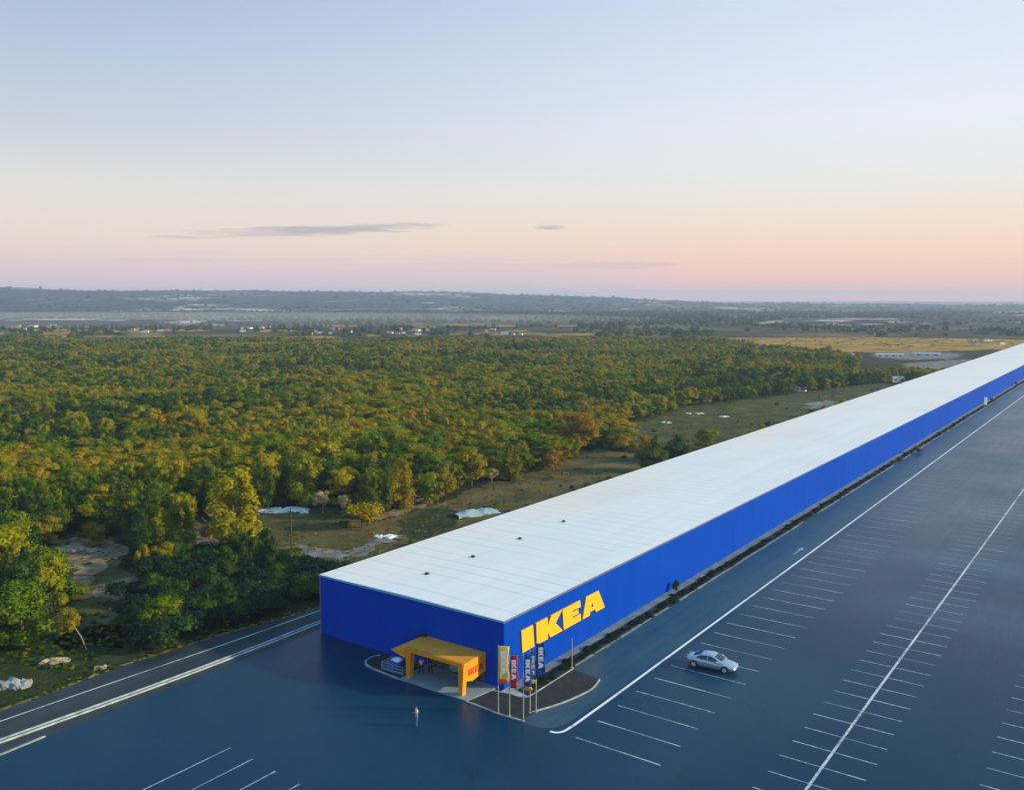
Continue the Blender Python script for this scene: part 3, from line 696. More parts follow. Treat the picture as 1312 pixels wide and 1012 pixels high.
# ------------------------------------------------------------------ people
def skin_mesh(name, chains, mat_, parent, sub=1, root=0):
    """chains: list of [(point, radius), ...] sharing equal points"""
    vs = []; rad = []; es = []; idx = {}
    for ch in chains:
        prev = None
        for p, r in ch:
            k = tuple(round(c, 4) for c in p)
            if k not in idx: idx[k] = len(vs); vs.append(p); rad.append(r)
            i = idx[k]
            if prev is not None and prev != i: es.append((prev, i))
            prev = i
    me = bpy.data.meshes.new(name); me.from_pydata(vs, es, []); o = bpy.data.objects.new(name, me); col.objects.link(o)
    sk = o.modifiers.new('s', 'SKIN'); sk.use_smooth_shade = True
    lay = me.skin_vertices[0].data
    for i, r in enumerate(rad): lay[i].radius = (r, r) if not isinstance(r, tuple) else r
    lay[root].use_root = True
    if sub: ss = o.modifiers.new('b', 'SUBSURF'); ss.levels = sub; ss.render_levels = sub
    dg = bpy.context.evaluated_depsgraph_get(); ev = o.evaluated_get(dg)
    m2 = bpy.data.meshes.new_from_object(ev); col.objects.unlink(o); bpy.data.objects.remove(o)
    m2.materials.clear(); m2.materials.append(mat_); m2.polygons.foreach_set('use_smooth', [True]*len(m2.polygons))
    q = bpy.data.objects.new(name, m2); col.objects.link(q); q.parent = parent; return q
M_skin = mat('skin', (.30, .17, .11), .55)[0]; M_hair = mat('dark_hair', (.02, .014, .01), .6)[0]; M_shoe = mat('shoes', (.03, .03, .035), .5)[0]
def person(x, y, z, rz, shirt, trousers, label, stride=.0, arms=((.05, .02), (.05, -.02)), bend=(0, 0)):
    t = empty('person', (x, y, z), rz, label, 'person')
    V = Vector; s = stride
    hipL, hipR = V((-.10, 0, .90)), V((.10, 0, .90)); kL, kR = V((-.11, s*.55+.02, .49)), V((.11, -s*.35+.03, .49))
    aL, aR = V((-.11, s*.9, .09)), V((.11, -s, .09+abs(s)*.12))
    pel, wai, che, nk, hd_ = V((0, 0, .95)), V((0, 0, 1.12)), V((0, 0, 1.34)), V((0, .0, 1.50)), V((0, .02, 1.60))
    sL, sR = V((-.19, 0, 1.43)), V((.19, 0, 1.43))
    (axl, ayl), (axr, ayr) = arms
    eL, eR = V((-.25-axl*.5, ayl*.6-.02, 1.15+bend[0]*.05)), V((.25+axr*.5, ayr*.6-.02, 1.15+bend[1]*.05))
    wL, wR = V((-.24-axl, ayl*1.6+.10+bend[0]*.15, .92+bend[0]*.25)), V((.24+axr, ayr*1.6+.10+bend[1]*.15, .92+bend[1]*.25))
    ch = [[(pel, (.15, .10)), (wai, (.125, .09)), (che, (.15, .10)), (nk, .055), (V((0, .01, 1.56)), .06), (V((0, .015, 1.64)), (.078, .092)), (V((0, .01, 1.72)), (.06, .075))],
          [(che, .14), (sL, .055), (eL, .042), (wL, .028)], [(che, .14), (sR, .055), (eR, .042), (wR, .028)],
          [(pel, .13), (hipL, .09), (kL, .06), (aL, .042), (aL+V((0, .17, -.05)), .035)], [(pel, .13), (hipR, .09), (kR, .06), (aR, .042), (aR+V((0, .17, -.05)), .035)]]
    for w_, e_, sg in ((wL, eL, 1), (wR, eR, -1)):
        d = (w_-e_).normalized(); pm = w_+d*.06; side = V((0, 1, 0)); ch.append([(w_, .028), (pm, .034)])
        for q, ln_ in zip((-.033, -.011, .011, .033), (.065, .08, .075, .055)):
            ch.append([(pm, .034), (pm+d*.035+side*q, .010), (pm+d*(.035+ln_*.55)+side*q+V((sg*.008, 0, 0)), .009), (pm+d*(.035+ln_)+side*q+V((sg*.02, 0, 0)), .008)])
        ch.append([(pm, .034), (w_+d*.03+V((sg*.012, .035, 0)), .012), (w_+d*.075+V((sg*.02, .055, 0)), .009)])
    skin_mesh('body', ch, M_skin, t, 1)
    skin_mesh('shirt', [[(pel, (.165, .118)), (wai, (.145, .108)), (che, (.168, .12)), (V((0, 0, 1.47)), .075)], [(che, .15), (sL, .072), (eL.lerp(sL, .25), .062)], [(che, .15), (sR, .072), (eR.lerp(sR, .25), .062)]], shirt, t, 1)
    skin_mesh('trousers', [[(wai-V((0, 0, .1)), (.15, .11)), (pel, (.155, .118))], [(pel, .14), (hipL, .108), (kL, .075), (aL, .062)], [(pel, .14), (hipR, .108), (kR, .075), (aR, .062)]], trousers, t, 1, 1)
    skin_mesh('hair', [[(V((0, -.02, 1.66)), (.084, .092)), (V((0, -.015, 1.73)), (.07, .085)), (V((0, -.01, 1.765)), (.04, .05))]], M_hair, t, 1)
    for a_ in (aL, aR):
        skin_mesh('shoe', [[(a_+V((0, -.05, -.04)), .062), (a_+V((0, .08, -.04)), .056), (a_+V((0, .20, -.05)), .044)]], M_shoe, t, 1)
    f = MB(); f.add([(-.012, .105, 1.63), (.012, .105, 1.63), (0, .13, 1.625), (0, .10, 1.665)], [(0, 1, 2), (0, 2, 3), (1, 3, 2), (0, 3, 1)]); f.build('nose', M_skin, t)
    return t
M_cyan = mat('pale_cyan_shirt', (.60, .85, .90), .7)[0]; M_jean = mat('blue_jeans', (.03, .15, .38), .8)[0]
M_wshirt = mat('white_shirt', (.75, .72, .80), .7)[0]; M_dtr = mat('dark_trousers', (.012, .013, .018), .8)[0]
M_yshirt = mat('yellow_shirt', (.62, .48, .08), .7)[0]; M_dshirt = mat('dark_shirt', (.02, .018, .03), .8)[0]
person(-1.85, -10.1, 0, R(150), M_cyan, M_jean, 'person in pale cyan top and blue trousers standing alone on the open asphalt', .04, ((.04, 0), (.04, 0)), (.5, .5))
person(-8.35, -2.05, .10, R(75), M_wshirt, M_dtr, 'person in white shirt and dark trousers walking under the orange canopy', .20)
person(-7.7, -1.45, .10, R(60), M_dshirt, M_dtr, 'person in all dark clothes walking behind the one in white', .22)
person(-4.3, -.75, .10, R(200), M_yshirt, M_dtr, 'person in yellow shirt and dark trousers by the shop doors', .05)

# ------------------------------------------------------------------ the car
M_car = mat('silver_paint', (.50, .56, .62), .28, .65)[0]; 
M_cg = mat('car_glass', (.012, .05, .07), .08)[0]; M_tyre = mat('tyre_rubber', (.015, .015, .017), .8)[0]; M_rim = mat('alloy', (.62, .64, .68), .3, .6)[0]
M_tail = mat('tail_lamp_red', (.5, .01, .05), .25)[0]; M_head = mat('head_lamp', (.35, .40, .45), .25)[0]; M_sill = mat('dark_plastic', (.02, .025, .03), .6)[0]
def car():
    t = empty('parked_car', (13.75, 15.98, .004), R(4.5), 'silver coupe parked alone in a marked stall, nose away from the store', 'car')
    # stations: x, half width, bottom z, shoulder z, deck z (centre)
    ST = [(-2.34, .62, .42, .70, .74), (-2.28, .76, .30, .80, .90), (-2.05, .86, .24, .87, 1.0), (-1.7, .90, .22, .90, 1.02), (-1.3, .915, .21, .90, 1.0), (-.7, .91, .20, .87, .95), (0, .90, .20, .85, .92), (.6, .90, .20, .83, .92),
          (1.0, .90, .21, .81, .90), (1.4, .90, .22, .78, .87), (1.8, .87, .24, .72, .81), (2.1, .80, .27, .64, .73), (2.27, .68, .30, .56, .62), (2.34, .52, .38, .50, .54)]
    vs = []; n = 0
    for x, w, zb, zs, zd in ST:
        ring = [(0, zb), (w*.8, zb), (w*.97, zb+.08), (w*1.0, (zb+zs)*.5), (w*.985, zs-.10), (w*.93, zs), (w*.6, (zs+zd*2)/3), (0, zd)]
        pts = [(y, z) for y, z in ring]+[(-y, z) for y, z in ring[-2:0:-1]]
        n = len(pts); vs += [(x, y, z) for y, z in pts]
    fs = []
    for i in range(len(ST)-1):
        for k in range(n): fs.append((i*n+k, i*n+(k+1) % n, (i+1)*n+(k+1) % n, (i+1)*n+k))
    fs += [tuple(range(n)), tuple(range((len(ST)-1)*n, len(ST)*n))[::-1]]
    b = MB(); b.add(vs, fs); body = b.build('body', [M_car, M_sill], t, smooth=True)
    ss = body.modifiers.new('s', 'SUBSURF'); ss.levels = ss.render_levels = 2
    cuts = []
    for x in (-1.48, 1.42):
        c = MB(); c.tube([(x, -1.2, .33), (x, 1.2, .33)], .385, 28); co = c.build('cut', M_sill); co.parent = t
        bo = body.modifiers.new('b', 'BOOLEAN'); bo.object = co; bo.operation = 'DIFFERENCE'; bo.solver = 'EXACT'; cuts.append(co)
    bpy.context.view_layer.update()
    dg = bpy.context.evaluated_depsgraph_get(); m2 = bpy.data.meshes.new_from_object(body.evaluated_get(dg)); body.modifiers.clear(); body.data = m2
    for c in cuts: bpy.data.objects.remove(c)
    # cabin
    CB = [(-1.72, .62, 1.0, .99), (-1.3, .70, .93, 1.16), (-.85, .66, .9, 1.34), (-.35, .64, .88, 1.405), (.1, .64, .88, 1.40), (.45, .66, .88, 1.30), (.95, .70, .87, 1.06), (1.22, .66, .86, .90)]
    vs = []; n = 0
    for x, w, zb, zt in CB:
        k = .16*max(0, min(1, (zt-.95)/.4)); pts = [(.84, zb-.1), (.845, zb), (w+.16-k, max(zt-.05, zb)), (w-.14, zt), (0, zt+.02)]; pts += [(-y, z) for y, z in pts[-2::-1]]
        n = len(pts); vs += [(x, y, z) for y, z in pts]
    fs = []
    for i in range(len(CB)-1):
        for k in range(n-1): fs.append((i*n+k, i*n+k+1, (i+1)*n+k+1, (i+1)*n+k))
    b = MB(); b.add(vs, fs); cab = b.build('cabin', M_car, t, smooth=True)
    def surf(x, y=None, f=0.0):
        for (xa, wa, ba, ta), (xb, wb, bb_, tb) in zip(CB, CB[1:]):
            if xa <= x <= xb:
                q = (x-xa)/(xb-xa); w = wa+(wb-wa)*q; zb = ba+(bb_-ba)*q; zt = ta+(tb-ta)*q
                k = .16*max(0, min(1, (zt-.95)/.4)); return w, zb, zt, w+.16-k
    def glass(nm, xs, mode, off=.012):
        vs = []; fs = []; m_ = 5
        for x in xs:
            w, zb, zt, ws = surf(x)
            for j in range(m_):
                u = j/(m_-1)
                if mode == 'top': yy_ = -(w-.12)+2*(w-.12)*u; vs.append((x, yy_, zt+.02*(1-abs(2*u-1))+off))
                else:
                    zt2 = max(zt-.09, zb+.02); y0 = .845; y1 = ws-(0)
                    zz = zb+.04+(zt2-zb-.04)*u; yq = y0+(y1-y0)*((zz-zb)/max(zt-.05-zb, .05)); vs.append((x, mode*(yq+off), zz))
        for i in range(len(xs)-1):
            for j in range(m_-1): q = i*m_+j; fs.append((q, q+m_, q+m_+1, q+1))
        b = MB(); b.add(vs, fs); b.build(nm, M_cg, t, smooth=True)
    glass('windscreen', [.42, .6, .8, 1.0, 1.12], 'top'); glass('rear_window', [-1.62, -1.4, -1.15, -.9], 'top')
    for s in (-1, 1): glass('side_window', [-1.2, -.9, -.6, -.25], s); glass('side_window', [-.19, .1, .45, .75], s)
    for x in (-1.48, 1.42):
        for s in (-1, 1):
            w = empty('wheel', (x, s*.80, .33), 0, parent=t)
            b = MB(); b.tube([(0, -.11, 0), (0, -.09, 0), (0, .09, 0), (0, .11, 0)], [.29, .33, .33, .29], 24); b.build('tyre', M_tyre, w, smooth=False)
            b = MB(); b.tube([(0, s*.112, 0), (0, s*.118, 0)], [.22, .215], 20)
            for k in range(5):
                a = 2*math.pi*k/5; b.tube([(0, s*.13, 0), (math.cos(a)*.2, s*.122, math.sin(a)*.2)], [.035, .03], 5)
            b.build('rim', M_rim, w)
    for s in (-1, 1):
        b = MB(); b.box(-2.36, -2.08, s*.5 if s > 0 else -.865, .865 if s > 0 else -.5, .68, .84, bev=.05); b.build('tail_light', M_tail, t)
        b = MB(); b.box(2.02, 2.23, s*.48 if s > 0 else -.74, .74 if s > 0 else -.48, .52, .66, bev=.05); b.build('headlight', M_head, t)
        b = MB(); b.box(.62, .80, s*.98-.12, s*.98+.1, .90, 1.04, bev=.05); b.build('mirror', M_car, t)
        b = MB(); b.box(-.95, .95, s*.90-.02, s*.90+.025, .22, .30); b.build('sill', M_sill, t)
        b = MB(); b.box(-.35, -.18, s*.905-.005, s*.905+.025, .70, .73); b.build('door_handle', M_car, t)
    b = MB(); b.box(2.26, 2.36, -.42, .42, .30, .42, bev=.02); b.build('grille', M_sill, t)
    b = MB(); b.box(-2.39, -2.33, -.26, .26, .5, .62); b.build('number_plate', M_sheet, t)
    t.scale = (1.07, 1.03, 1.05)
    return t
car()

# ------------------------------------------------------------------ vegetation
def crown_mesh(name, kind, seed, leaves, mat_, h=7., w=3.0, leaf=.30, base=.03):
    rs = np.random.RandomState(seed); lobes = []
    if kind == 'round':
        lobes.append((0, 0, h*.56, w*.62, h*.27))
        for i in range(16):
            a = rs.uniform(0, 6.28); zz = rs.uniform(base+.12, .9); rr = w*math.sqrt(max(.05, 1-((zz-.52)/.5)**2))*rs.uniform(.35, .78)
            s = rs.uniform(.26, .42)*w; lobes.append((math.cos(a)*rr, math.sin(a)*rr, zz*h, s, s*rs.uniform(.7, .95)))
        lobes.append((rs.uniform(-.4, .4), rs.uniform(-.4, .4), h*.86, w*.34, w*.3))
    elif kind == 'tall':
        for i in range(16):
            a = rs.uniform(0, 6.28); zz = base+(.96-base)*(i+.5)/16; rr = w*.42*math.sqrt(max(.03, 1-((zz-.45)/.56)**2))
            s = w*rs.uniform(.3, .46)*(1.15-zz*.6); lobes.append((math.cos(a)*rr, math.sin(a)*rr, zz*h, s, s*1.25))
    elif kind == 'cone':
        for i in range(18):
            a = rs.uniform(0, 6.28); zz = base+(.97-base)*(i+.5)/18; rr = w*.75*(1-zz)*rs.uniform(.5, 1.)
            s = w*(.18+.42*(1-zz)); lobes.append((math.cos(a)*rr, math.sin(a)*rr, zz*h, s, s*.8))
    else:  # bush
        for i in range(11):
            a = rs.uniform(0, 6.28); rr = w*rs.uniform(0, .68); s = w*rs.uniform(.3, .46); lobes.append((math.cos(a)*rr, math.sin(a)*rr, h*rs.uniform(.3, .66), s, s*.8*h/(2*w)*1.6))
    L = np.array(lobes); area = L[:, 3]*L[:, 3]; cnt = np.maximum((area/area.sum()*leaves).astype(int), 12)
    V = []; Fn = []; b0 = 0
    for (x, y, z, r, rz), n in zip(L, cnt):
        d = rs.normal(size=(n, 3)); d /= np.linalg.norm(d, axis=1)[:, None]; d[:, 2] = np.where(d[:, 2] < -.35, -d[:, 2], d[:, 2])
        rad = rs.uniform(.72, 1.08, n)[:, None]
        # lumps on each lobe so that the outline is ragged
        lump = 1+.16*np.sin(d[:, :1]*7+seed)*np.sin(d[:, 1:2]*6+x)+.1*np.sin(d[:, 2:3]*9+y)
        P = np.array([x, y, z])+d*rad*lump*np.array([r, r, rz])
        nn = d+rs.normal(size=(n, 3))*.42+np.array([0, 0, .35]); nn /= np.linalg.norm(nn, axis=1)[:, None]
        u = np.cross(nn, rs.normal(size=(n, 3))); u /= np.linalg.norm(u, axis=1)[:, None]; v = np.cross(nn, u)
        sz = leaf*rs.uniform(.5, 1.15, n)[:, None]
        Q = np.stack([P-u*sz*.5, P+v*sz*.34+nn*sz*.06, P+u*sz*.5, P-v*sz*.34-nn*sz*.04], 1).reshape(-1, 3)
        V.append(Q); Fn.append(np.arange(n*4).reshape(-1, 4)+b0); b0 += n*4
    # added solid core inside each lobe, so light does not pass straight through
    ico = bmesh.new(); bmesh.ops.create_icosphere(ico, subdivisions=1, radius=1); iv = np.array([v.co[:] for v in ico.verts]); ico.faces.ensure_lookup_table(); fi = [[v.index for v in f.verts] for f in ico.faces]; ico.free()
    tri = []
    for (x, y, z, r, rz) in L:
        q = iv*(rs.uniform(.6, .8, (len(iv), 1)))*np.array([r, r, rz])+np.array([x, y, z]); V.append(q)
        tri += [[a+b0 for a in f] for f in fi]; b0 += len(iv)
    V = np.concatenate(V); faces = [tuple(int(i) for i in f) for f in np.concatenate(Fn)]+[tuple(f) for f in tri]
    me = bpy.data.meshes.new(name); me.from_pydata([tuple(float(c) for c in q) for q in V], [], faces); me.materials.append(mat_)
    return me
def trunk_mesh(seed, h, r, m_, lean=0.):
    rs = random.Random(seed); b = MB(); top = Vector((lean, 0, h*.72))
    b.tube([(0, 0, -.1), (lean*.2+rs.uniform(-.05, .05), 0, h*.25), (lean*.6, rs.uniform(-.1, .1), h*.5), tuple(top)], [r*1.3, r, r*.7, r*.3], 7)
    for k in range(5):
        a = k*1.3+rs.random(); z0 = h*rs.uniform(.25, .5); l = h*rs.uniform(.2, .3)
        b.tube([(lean*.4, 0, z0), (lean*.4+math.cos(a)*l*.5, math.sin(a)*l*.5, z0+l*.5), (lean*.4+math.cos(a)*l*.9, math.sin(a)*l*.9, z0+l)], [r*.45, r*.3, r*.12], 5)
    me = bpy.data.meshes.new('trunk'); me.from_pydata([tuple(q) for q in b.v], [], b.f); me.materials.append(m_); return me
KINDS = {}
def kind(key, ckind, seed, leaves, m_, h, w, leaf, base=.03, bark=None, tr=.16, lean=0.):
    KINDS[key] = (crown_mesh('crown', ckind, seed, leaves, m_, h, w, leaf, base), trunk_mesh(seed, h, tr, bark or M_bark, lean), h, w)
kind('g1', 'round', 11, 3000, L_green, 7.2, 3.2, .36); kind('g2', 'round', 12, 3000, L_green, 6.6, 3.5, .36); kind('g3', 'tall', 13, 2800, L_green, 8.2, 3.0, .34, .1)
kind('g4', 'round', 14, 3000, L_green, 7.6, 2.8, .34); kind('d1', 'round', 15, 2800, L_deep, 7.0, 3.3, .36); kind('d2', 'tall', 16, 2800, L_deep, 7.6, 2.7, .34, .08)
kind('y1', 'round', 17, 2800, L_gold, 6.8, 3.1, .36); kind('y2', 'tall', 18, 2800, L_gold, 7.8, 2.6, .34, .06)
kind('o1', 'round', 19, 3200, L_orange, 7.2, 3.6, .36, .08); kind('c1', 'cone', 20, 2600, L_deep, 8., 2.4, .32, .08)
kind('b1', 'bush', 21, 1500, L_green, 2.4, 2.0, .26, bark=M_bark, tr=.07); kind('b2', 'bush', 22, 1500, L_deep, 2.2, 2.1, .26, tr=.07)
kind('h1', 'bush', 31, 1300, L_hedge, 2.2, 2.1, .24, tr=.07)
kind('p1', 'round', 23, 1300, L_pale, 3.8, 1.5, .2, .2, M_barkp, .09); kind('n1', 'cone', 24, 1600, L_brown, 7.5, 2.2, .26, .1, M_barkp, .12); kind('y3', 'bush', 25, 1600, L_gold, 3.6, 2.4, .28, tr=.08)
FIRST = {}
def tree(key, x, y, sc, rz, name, label, cat='tree', group=None, z=0., sxy=1.):
    cm, tm, h, w = KINDS[key]
    t = empty(name, (x, y, z-.05), rz, label, cat, group); t.scale = (sc*sxy, sc*sxy, sc)
    c = bpy.data.objects.new('crown', cm); col.objects.link(c); c.parent = t
    k = bpy.data.objects.new('trunk', tm); col.objects.link(k); k.parent = t
    FIRST.setdefault(key, (c, k)); return t

def inpoly(p, poly):
    x, y = p; c = False; n = len(poly)
    for i in range(n):
        x0, y0 = poly[i]; x1, y1 = poly[(i+1) % n]
        if (y0 > y) != (y1 > y) and x < (x1-x0)*(y-y0)/(y1-y0)+x0: c = not c
    return c
# standing-out trees, each with a label of its own: key, photo foot, photo top, name, label
SOLO = [
 ('g3', 300, 706, 596, 1.2, 'broadleaf_tree', 'tall golden green tree at the left end of the brown meadow'),
 ('n1', 274, 690, 634, 1.1, 'bare_tree', 'pinkish brown half bare tree left of the tall golden tree', ),
 ('p1', 414, 657, 627, 1.2, 'pale_tree', 'small pale cream tree standing right of the white rubble'),
 ('p1', 440, 657, 632, 1.2, 'pale_tree', 'small whitish tree just left of the yellow clump in the meadow'),
 ('y3', 464, 675, 636, 1.3, 'golden_shrub', 'dense golden shrub at the near edge of the brown meadow'),
 ('y2', 512, 652, 598, 1.4, 'broadleaf_tree', 'bright yellow tree at the forest edge beside the footpath'),
 ('g2', 548, 640, 606, 1.3, 'broadleaf_tree', 'olive tree at the forest edge right of the bright yellow tree'),
 ('y1', 604, 622, 572, 1.1, 'broadleaf_tree', 'yellow green tree above the footpath end'),
 ('p1', 630, 618, 598, 1.4, 'pale_tree', 'small whitish tree at the forest edge between two yellow trees'),
 ('y2', 655, 616, 568, 1.3, 'broadleaf_tree', 'slender yellow tree on the forest edge left of the round orange tree'),
 ('o1', 738, 578, 528, 1.25, 'round_tree', 'large round orange tree at the forest edge'),
 ('o1', 708, 602, 576, 1.3, 'round_tree', 'low rust brown tree at the forest edge below the round orange tree'),
 ('y3', 798, 578, 556, 1.2, 'golden_shrub', 'small yellow shrub at the corner of the far meadow'),
 ('o1', 826, 578, 557, 1., 'round_tree', 'small orange tree near the yellow shrub by the far meadow'),
 ('d1', 866, 592, 556, 1.4, 'broadleaf_tree', 'dark tree between the far meadow and the white roof'),
 ('d1', 835, 604, 560, 1.3, 'broadleaf_tree', 'dark leafy tree rising against the roof edge beside the orange tree'),
 ('g1', 905, 576, 548, 1.4, 'broadleaf_tree', 'green tree overlapping the roof edge below the far meadow'),
 ('y2', 183, 738, 696, 1., 'broadleaf_tree', 'upright golden green tree above the dirt path'),
 ('y1', 212, 732, 694, 1.1, 'broadleaf_tree', 'rounded golden green tree just right of the upright one above the dirt path'),
 ('g1', 208, 818, 762, 1.2, 'broadleaf_tree', 'dark green tree with lit top beside the road bend'),
 ('g1', 24, 828, 745, 1.2, 'broadleaf_tree', 'big green tree with yellow lit crown at the left edge above the road'),
 ('g2', 10, 760, 676, 1.3, 'broadleaf_tree', 'broad yellow green tree at the left edge behind the big one'),
 ('b1', 92, 768, 742, 1.3, 'bush', 'green bush in front of the bare dirt clearing'),
 ('y1', 60, 700, 660, 1.1, 'broadleaf_tree', 'olive gold tree behind the bare dirt clearing'),
 ('y1', 122, 700, 668, 1.2, 'broadleaf_tree', 'golden brown tree right behind the bare dirt clearing'),
 ('g3', 232, 700, 640, 1.2, 'broadleaf_tree', 'tall green tree left of the sand slope'),
 ('d1', 285, 718, 690, 1.3, 'broadleaf_tree', 'low dark green tree at the foot of the sand slope'),
 ('d2', 868, 436, 423, 3.0, 'broadleaf_tree', 'dark tree clump standing out on the far side of the forest'),
]
taken = []
def solo(key, fx, fy, ty, wide, name, label):
    P = at(fx, fy); cm, tm, h, w = KINDS[key]
    D = (P-Vector(CAM)).dot(FW); hgt = (fy-ty)*D/FOC; sc = hgt/h
    tree(key, P.x, P.y, sc, random.uniform(0, 6.28), name, label, 'shrub' if 'shrub' in name else 'tree', sxy=wide)
    taken.append((P.x, P.y, w*sc*wide*.8))
for s in SOLO: solo(*s)

# sapling with a pale leaning stem by the road
P = at(98, 832); t = empty('sapling', (P.x, P.y, 0), 0, 'thin sapling with pale leaning stem on the verge beside the road', 'tree')
b = MB(); b.tube([(0.9, .6, 0), (.5, .3, 1.4), (-.3, -.2, 2.9)], [.07, .06, .03], 6); b.build('trunk', M_barkp, t)
cm = crown_mesh('crown', 'round', 77, 900, L_gold, 4.2, 1.5, .24, .3); c = bpy.data.objects.new('crown', cm); col.objects.link(c); c.parent = t; c.location = (-.6, -.3, .2)

# the forest: jittered grid of trees over the land left of the store
FOREST = []
step = 3.7
CLS = [CL_A, CL_B, CL_C, CL_D, CL_E]
SCRUB = []
for D in np.arange(88, 760, step):
    wD = D*.66
    st = step*(1+max(0, D-300)/900)
    if D > 300 and random.random() < 1-step/st: continue
    for s in np.arange(-wD, wD, st):
        dd = D+random.uniform(-.45, .45)*step; ss = s+random.uniform(-.45, .45)*st
        x = CAM[0]+F0.x*dd+RT.x*ss; y = CAM[1]+F0.y*dd+RT.y*ss
        if x > -28.5 or (y < 60 and x > -35.2+max(0, (y+10)*.06)): continue
        q = pix((x, y, 0))
        if q[0] < -90 or q[0] > 1330: continue
        if x > -34 and y > 60 and random.random() < .5: continue
        if any(inpoly(q, c) for c in CLS):
            if random.random() < .05: SCRUB.append((x, y))
            continue
        if any((x-a)**2+(y-b_)**2 < r*r for a, b_, r in taken): continue
        if 1100 < q[0] and q[1] < 482 : continue           # pale flats by the store
        if q[0] > 800 and q[1] < 430+(q[0]-840)*.125+6*fbm(x, y, 50, 3, 21.): continue
        # the dark low belt between the near clearing and the road
        belt = (q[1] > 712 and q[0] > 150) or (x > -46 and q[1] > 590)
        FOREST.append((dd, x, y, q, belt))
FOREST.sort(key=lambda a: a[0])
def pick(x, y, q, belt):
    n = fbm(x, y, 60, 3, 1.7); r = random.random()
    if q[0] > 560 and q[1] < 462 and r < .5: return random.choice(['y1', 'g2', 'y2', 'g1', 'y1'])
    if belt: return random.choice(['h1', 'd1', 'd2', 'b2', 'h1'])
    if n > .08: return random.choice(['y1', 'g2', 'g1', 'y2', 'g4', 'y1'])
    if n < -.10: return random.choice(['d1', 'd2', 'g3', 'd1', 'c1', 'g1'])
    if r < .24: return random.choice(['y1', 'y2'])
    if r < .42: return random.choice(['d1', 'd2'])
    return random.choice(['g1', 'g2', 'g3', 'g4'])
NEAR = 266; bulk = []
LM = [('bare dirt clearing', 100, 705), ('dirt path', 160, 755), ('sand slope', 268, 690), ('white rubble', 365, 654), ('golden shrub', 464, 655), ('bright yellow tree', 512, 625), ('footpath end', 600, 625),
      ('round orange tree', 738, 552), ('far meadow', 860, 545), ('leaning sapling', 90, 820), ('grey boulder', 184, 822), ('rock pile', 67, 846), ('dark thin pole', 373, 690), ('roof corner', 408, 735), ('tall golden tree', 300, 645),
      ('edge rubble', 12, 870), ('blue tarpaulin', 612, 655), ('big edge tree', 24, 770), ('small white heap', 928, 534), ('white hut', 1026, 500)]
TAKEN = set()
def where_is(px, py, head=''):
    for m_ in sorted(LM, key=lambda l: (l[1]-px)**2+(l[2]-py)**2)[:9]:
        w_ = where_one(px, py, m_)
        if head+w_ not in TAKEN: break
    TAKEN.add(head+w_); return w_
def where_one(px, py, m_):
    n, lx, ly = m_; dx, dy = px-lx, (py-ly)*1.3
    d = math.hypot(dx, dy); far_ = 'just ' if d < 32 else ('' if d < 75 else ('well ' if d < 140 else 'far '))
    if abs(dx) > 2.2*abs(dy): s_ = 'right of' if dx > 0 else 'left of'
    elif abs(dy) > 2.2*abs(dx): s_ = 'in front of' if dy > 0 else 'behind'
    else: s_ = ('in front and ' if dy > 0 else 'behind and ')+('right of' if dx > 0 else 'left of')
    return f'{far_}{s_} the {n}'
USED = {}
SHAPE = ['broad', 'slim', 'round', 'ragged', 'leaning']
CN = {'g': 'green', 'd': 'dark green', 'y': 'golden green', 'o': 'orange', 'c': 'dark conical', 'b': 'bushy'}
for i, (D, x, y, q, belt) in enumerate(FOREST):
    k = pick(x, y, q, belt)
    sc = random.uniform(.56, .86)*(1+.12*fbm(x, y, 35, 2, 5.))
    if not belt: sc *= 1+.75*fbm(x, y, 75, 2, 12.)+(.16 if q[1] > 590 else 0)
    sc = max(.42, sc)
    if belt: sc *= random.uniform(.8, 1.15) if k[0] != 'b' else random.uniform(.8, 1.5)
    if i < NEAR:
        big = 'tall' if sc > .78 else ('low' if sc < .64 else 'medium'); wx = random.uniform(.86, 1.24)
        shp = 'broad' if wx > 1.13 else ('slim' if wx < .95 else 'round')
        tp = pix((x, y, KINDS[k][2]*sc*.7)); wh = None
        kn = 'conical' if k[0] == 'c' else {'g1': 'green', 'g2': 'green', 'g3': 'upright green', 'g4': 'green', 'd1': 'dark green', 'd2': 'upright dark', 'y1': 'golden green', 'y2': 'upright golden', 'o1': 'orange', 'b1': 'green', 'b2': 'dark', 'h1': 'dark'}[k]
        nn_ = 'bush' if k[0] in 'bh' else 'tree'; wh = where_is(*tp, f'{big} {shp} {kn} {nn_}'); lab = f'{big} {shp} {kn} {nn_} {wh}'
        nm = 'bush' if nn_ == 'bush' else ('conifer_tree' if k[0] == 'c' else 'broadleaf_tree')
        tree(k, x, y, sc, random.uniform(0, 6.28), nm, lab, nn_, f'{lab.replace(nn_, nn_+("es" if nn_ == "bush" else "s"), 1)}', sxy=wx)
    else: bulk.append((x, y, 0., sc*random.uniform(1.2, 1.6), sc*.95, random.uniform(0, 6.28), k))
HB = tree('h1', 1.8, 9.0, .3, 0, 'low_bush', 'low dark bush at the near end of the planting strip, behind the bare post', 'bush')
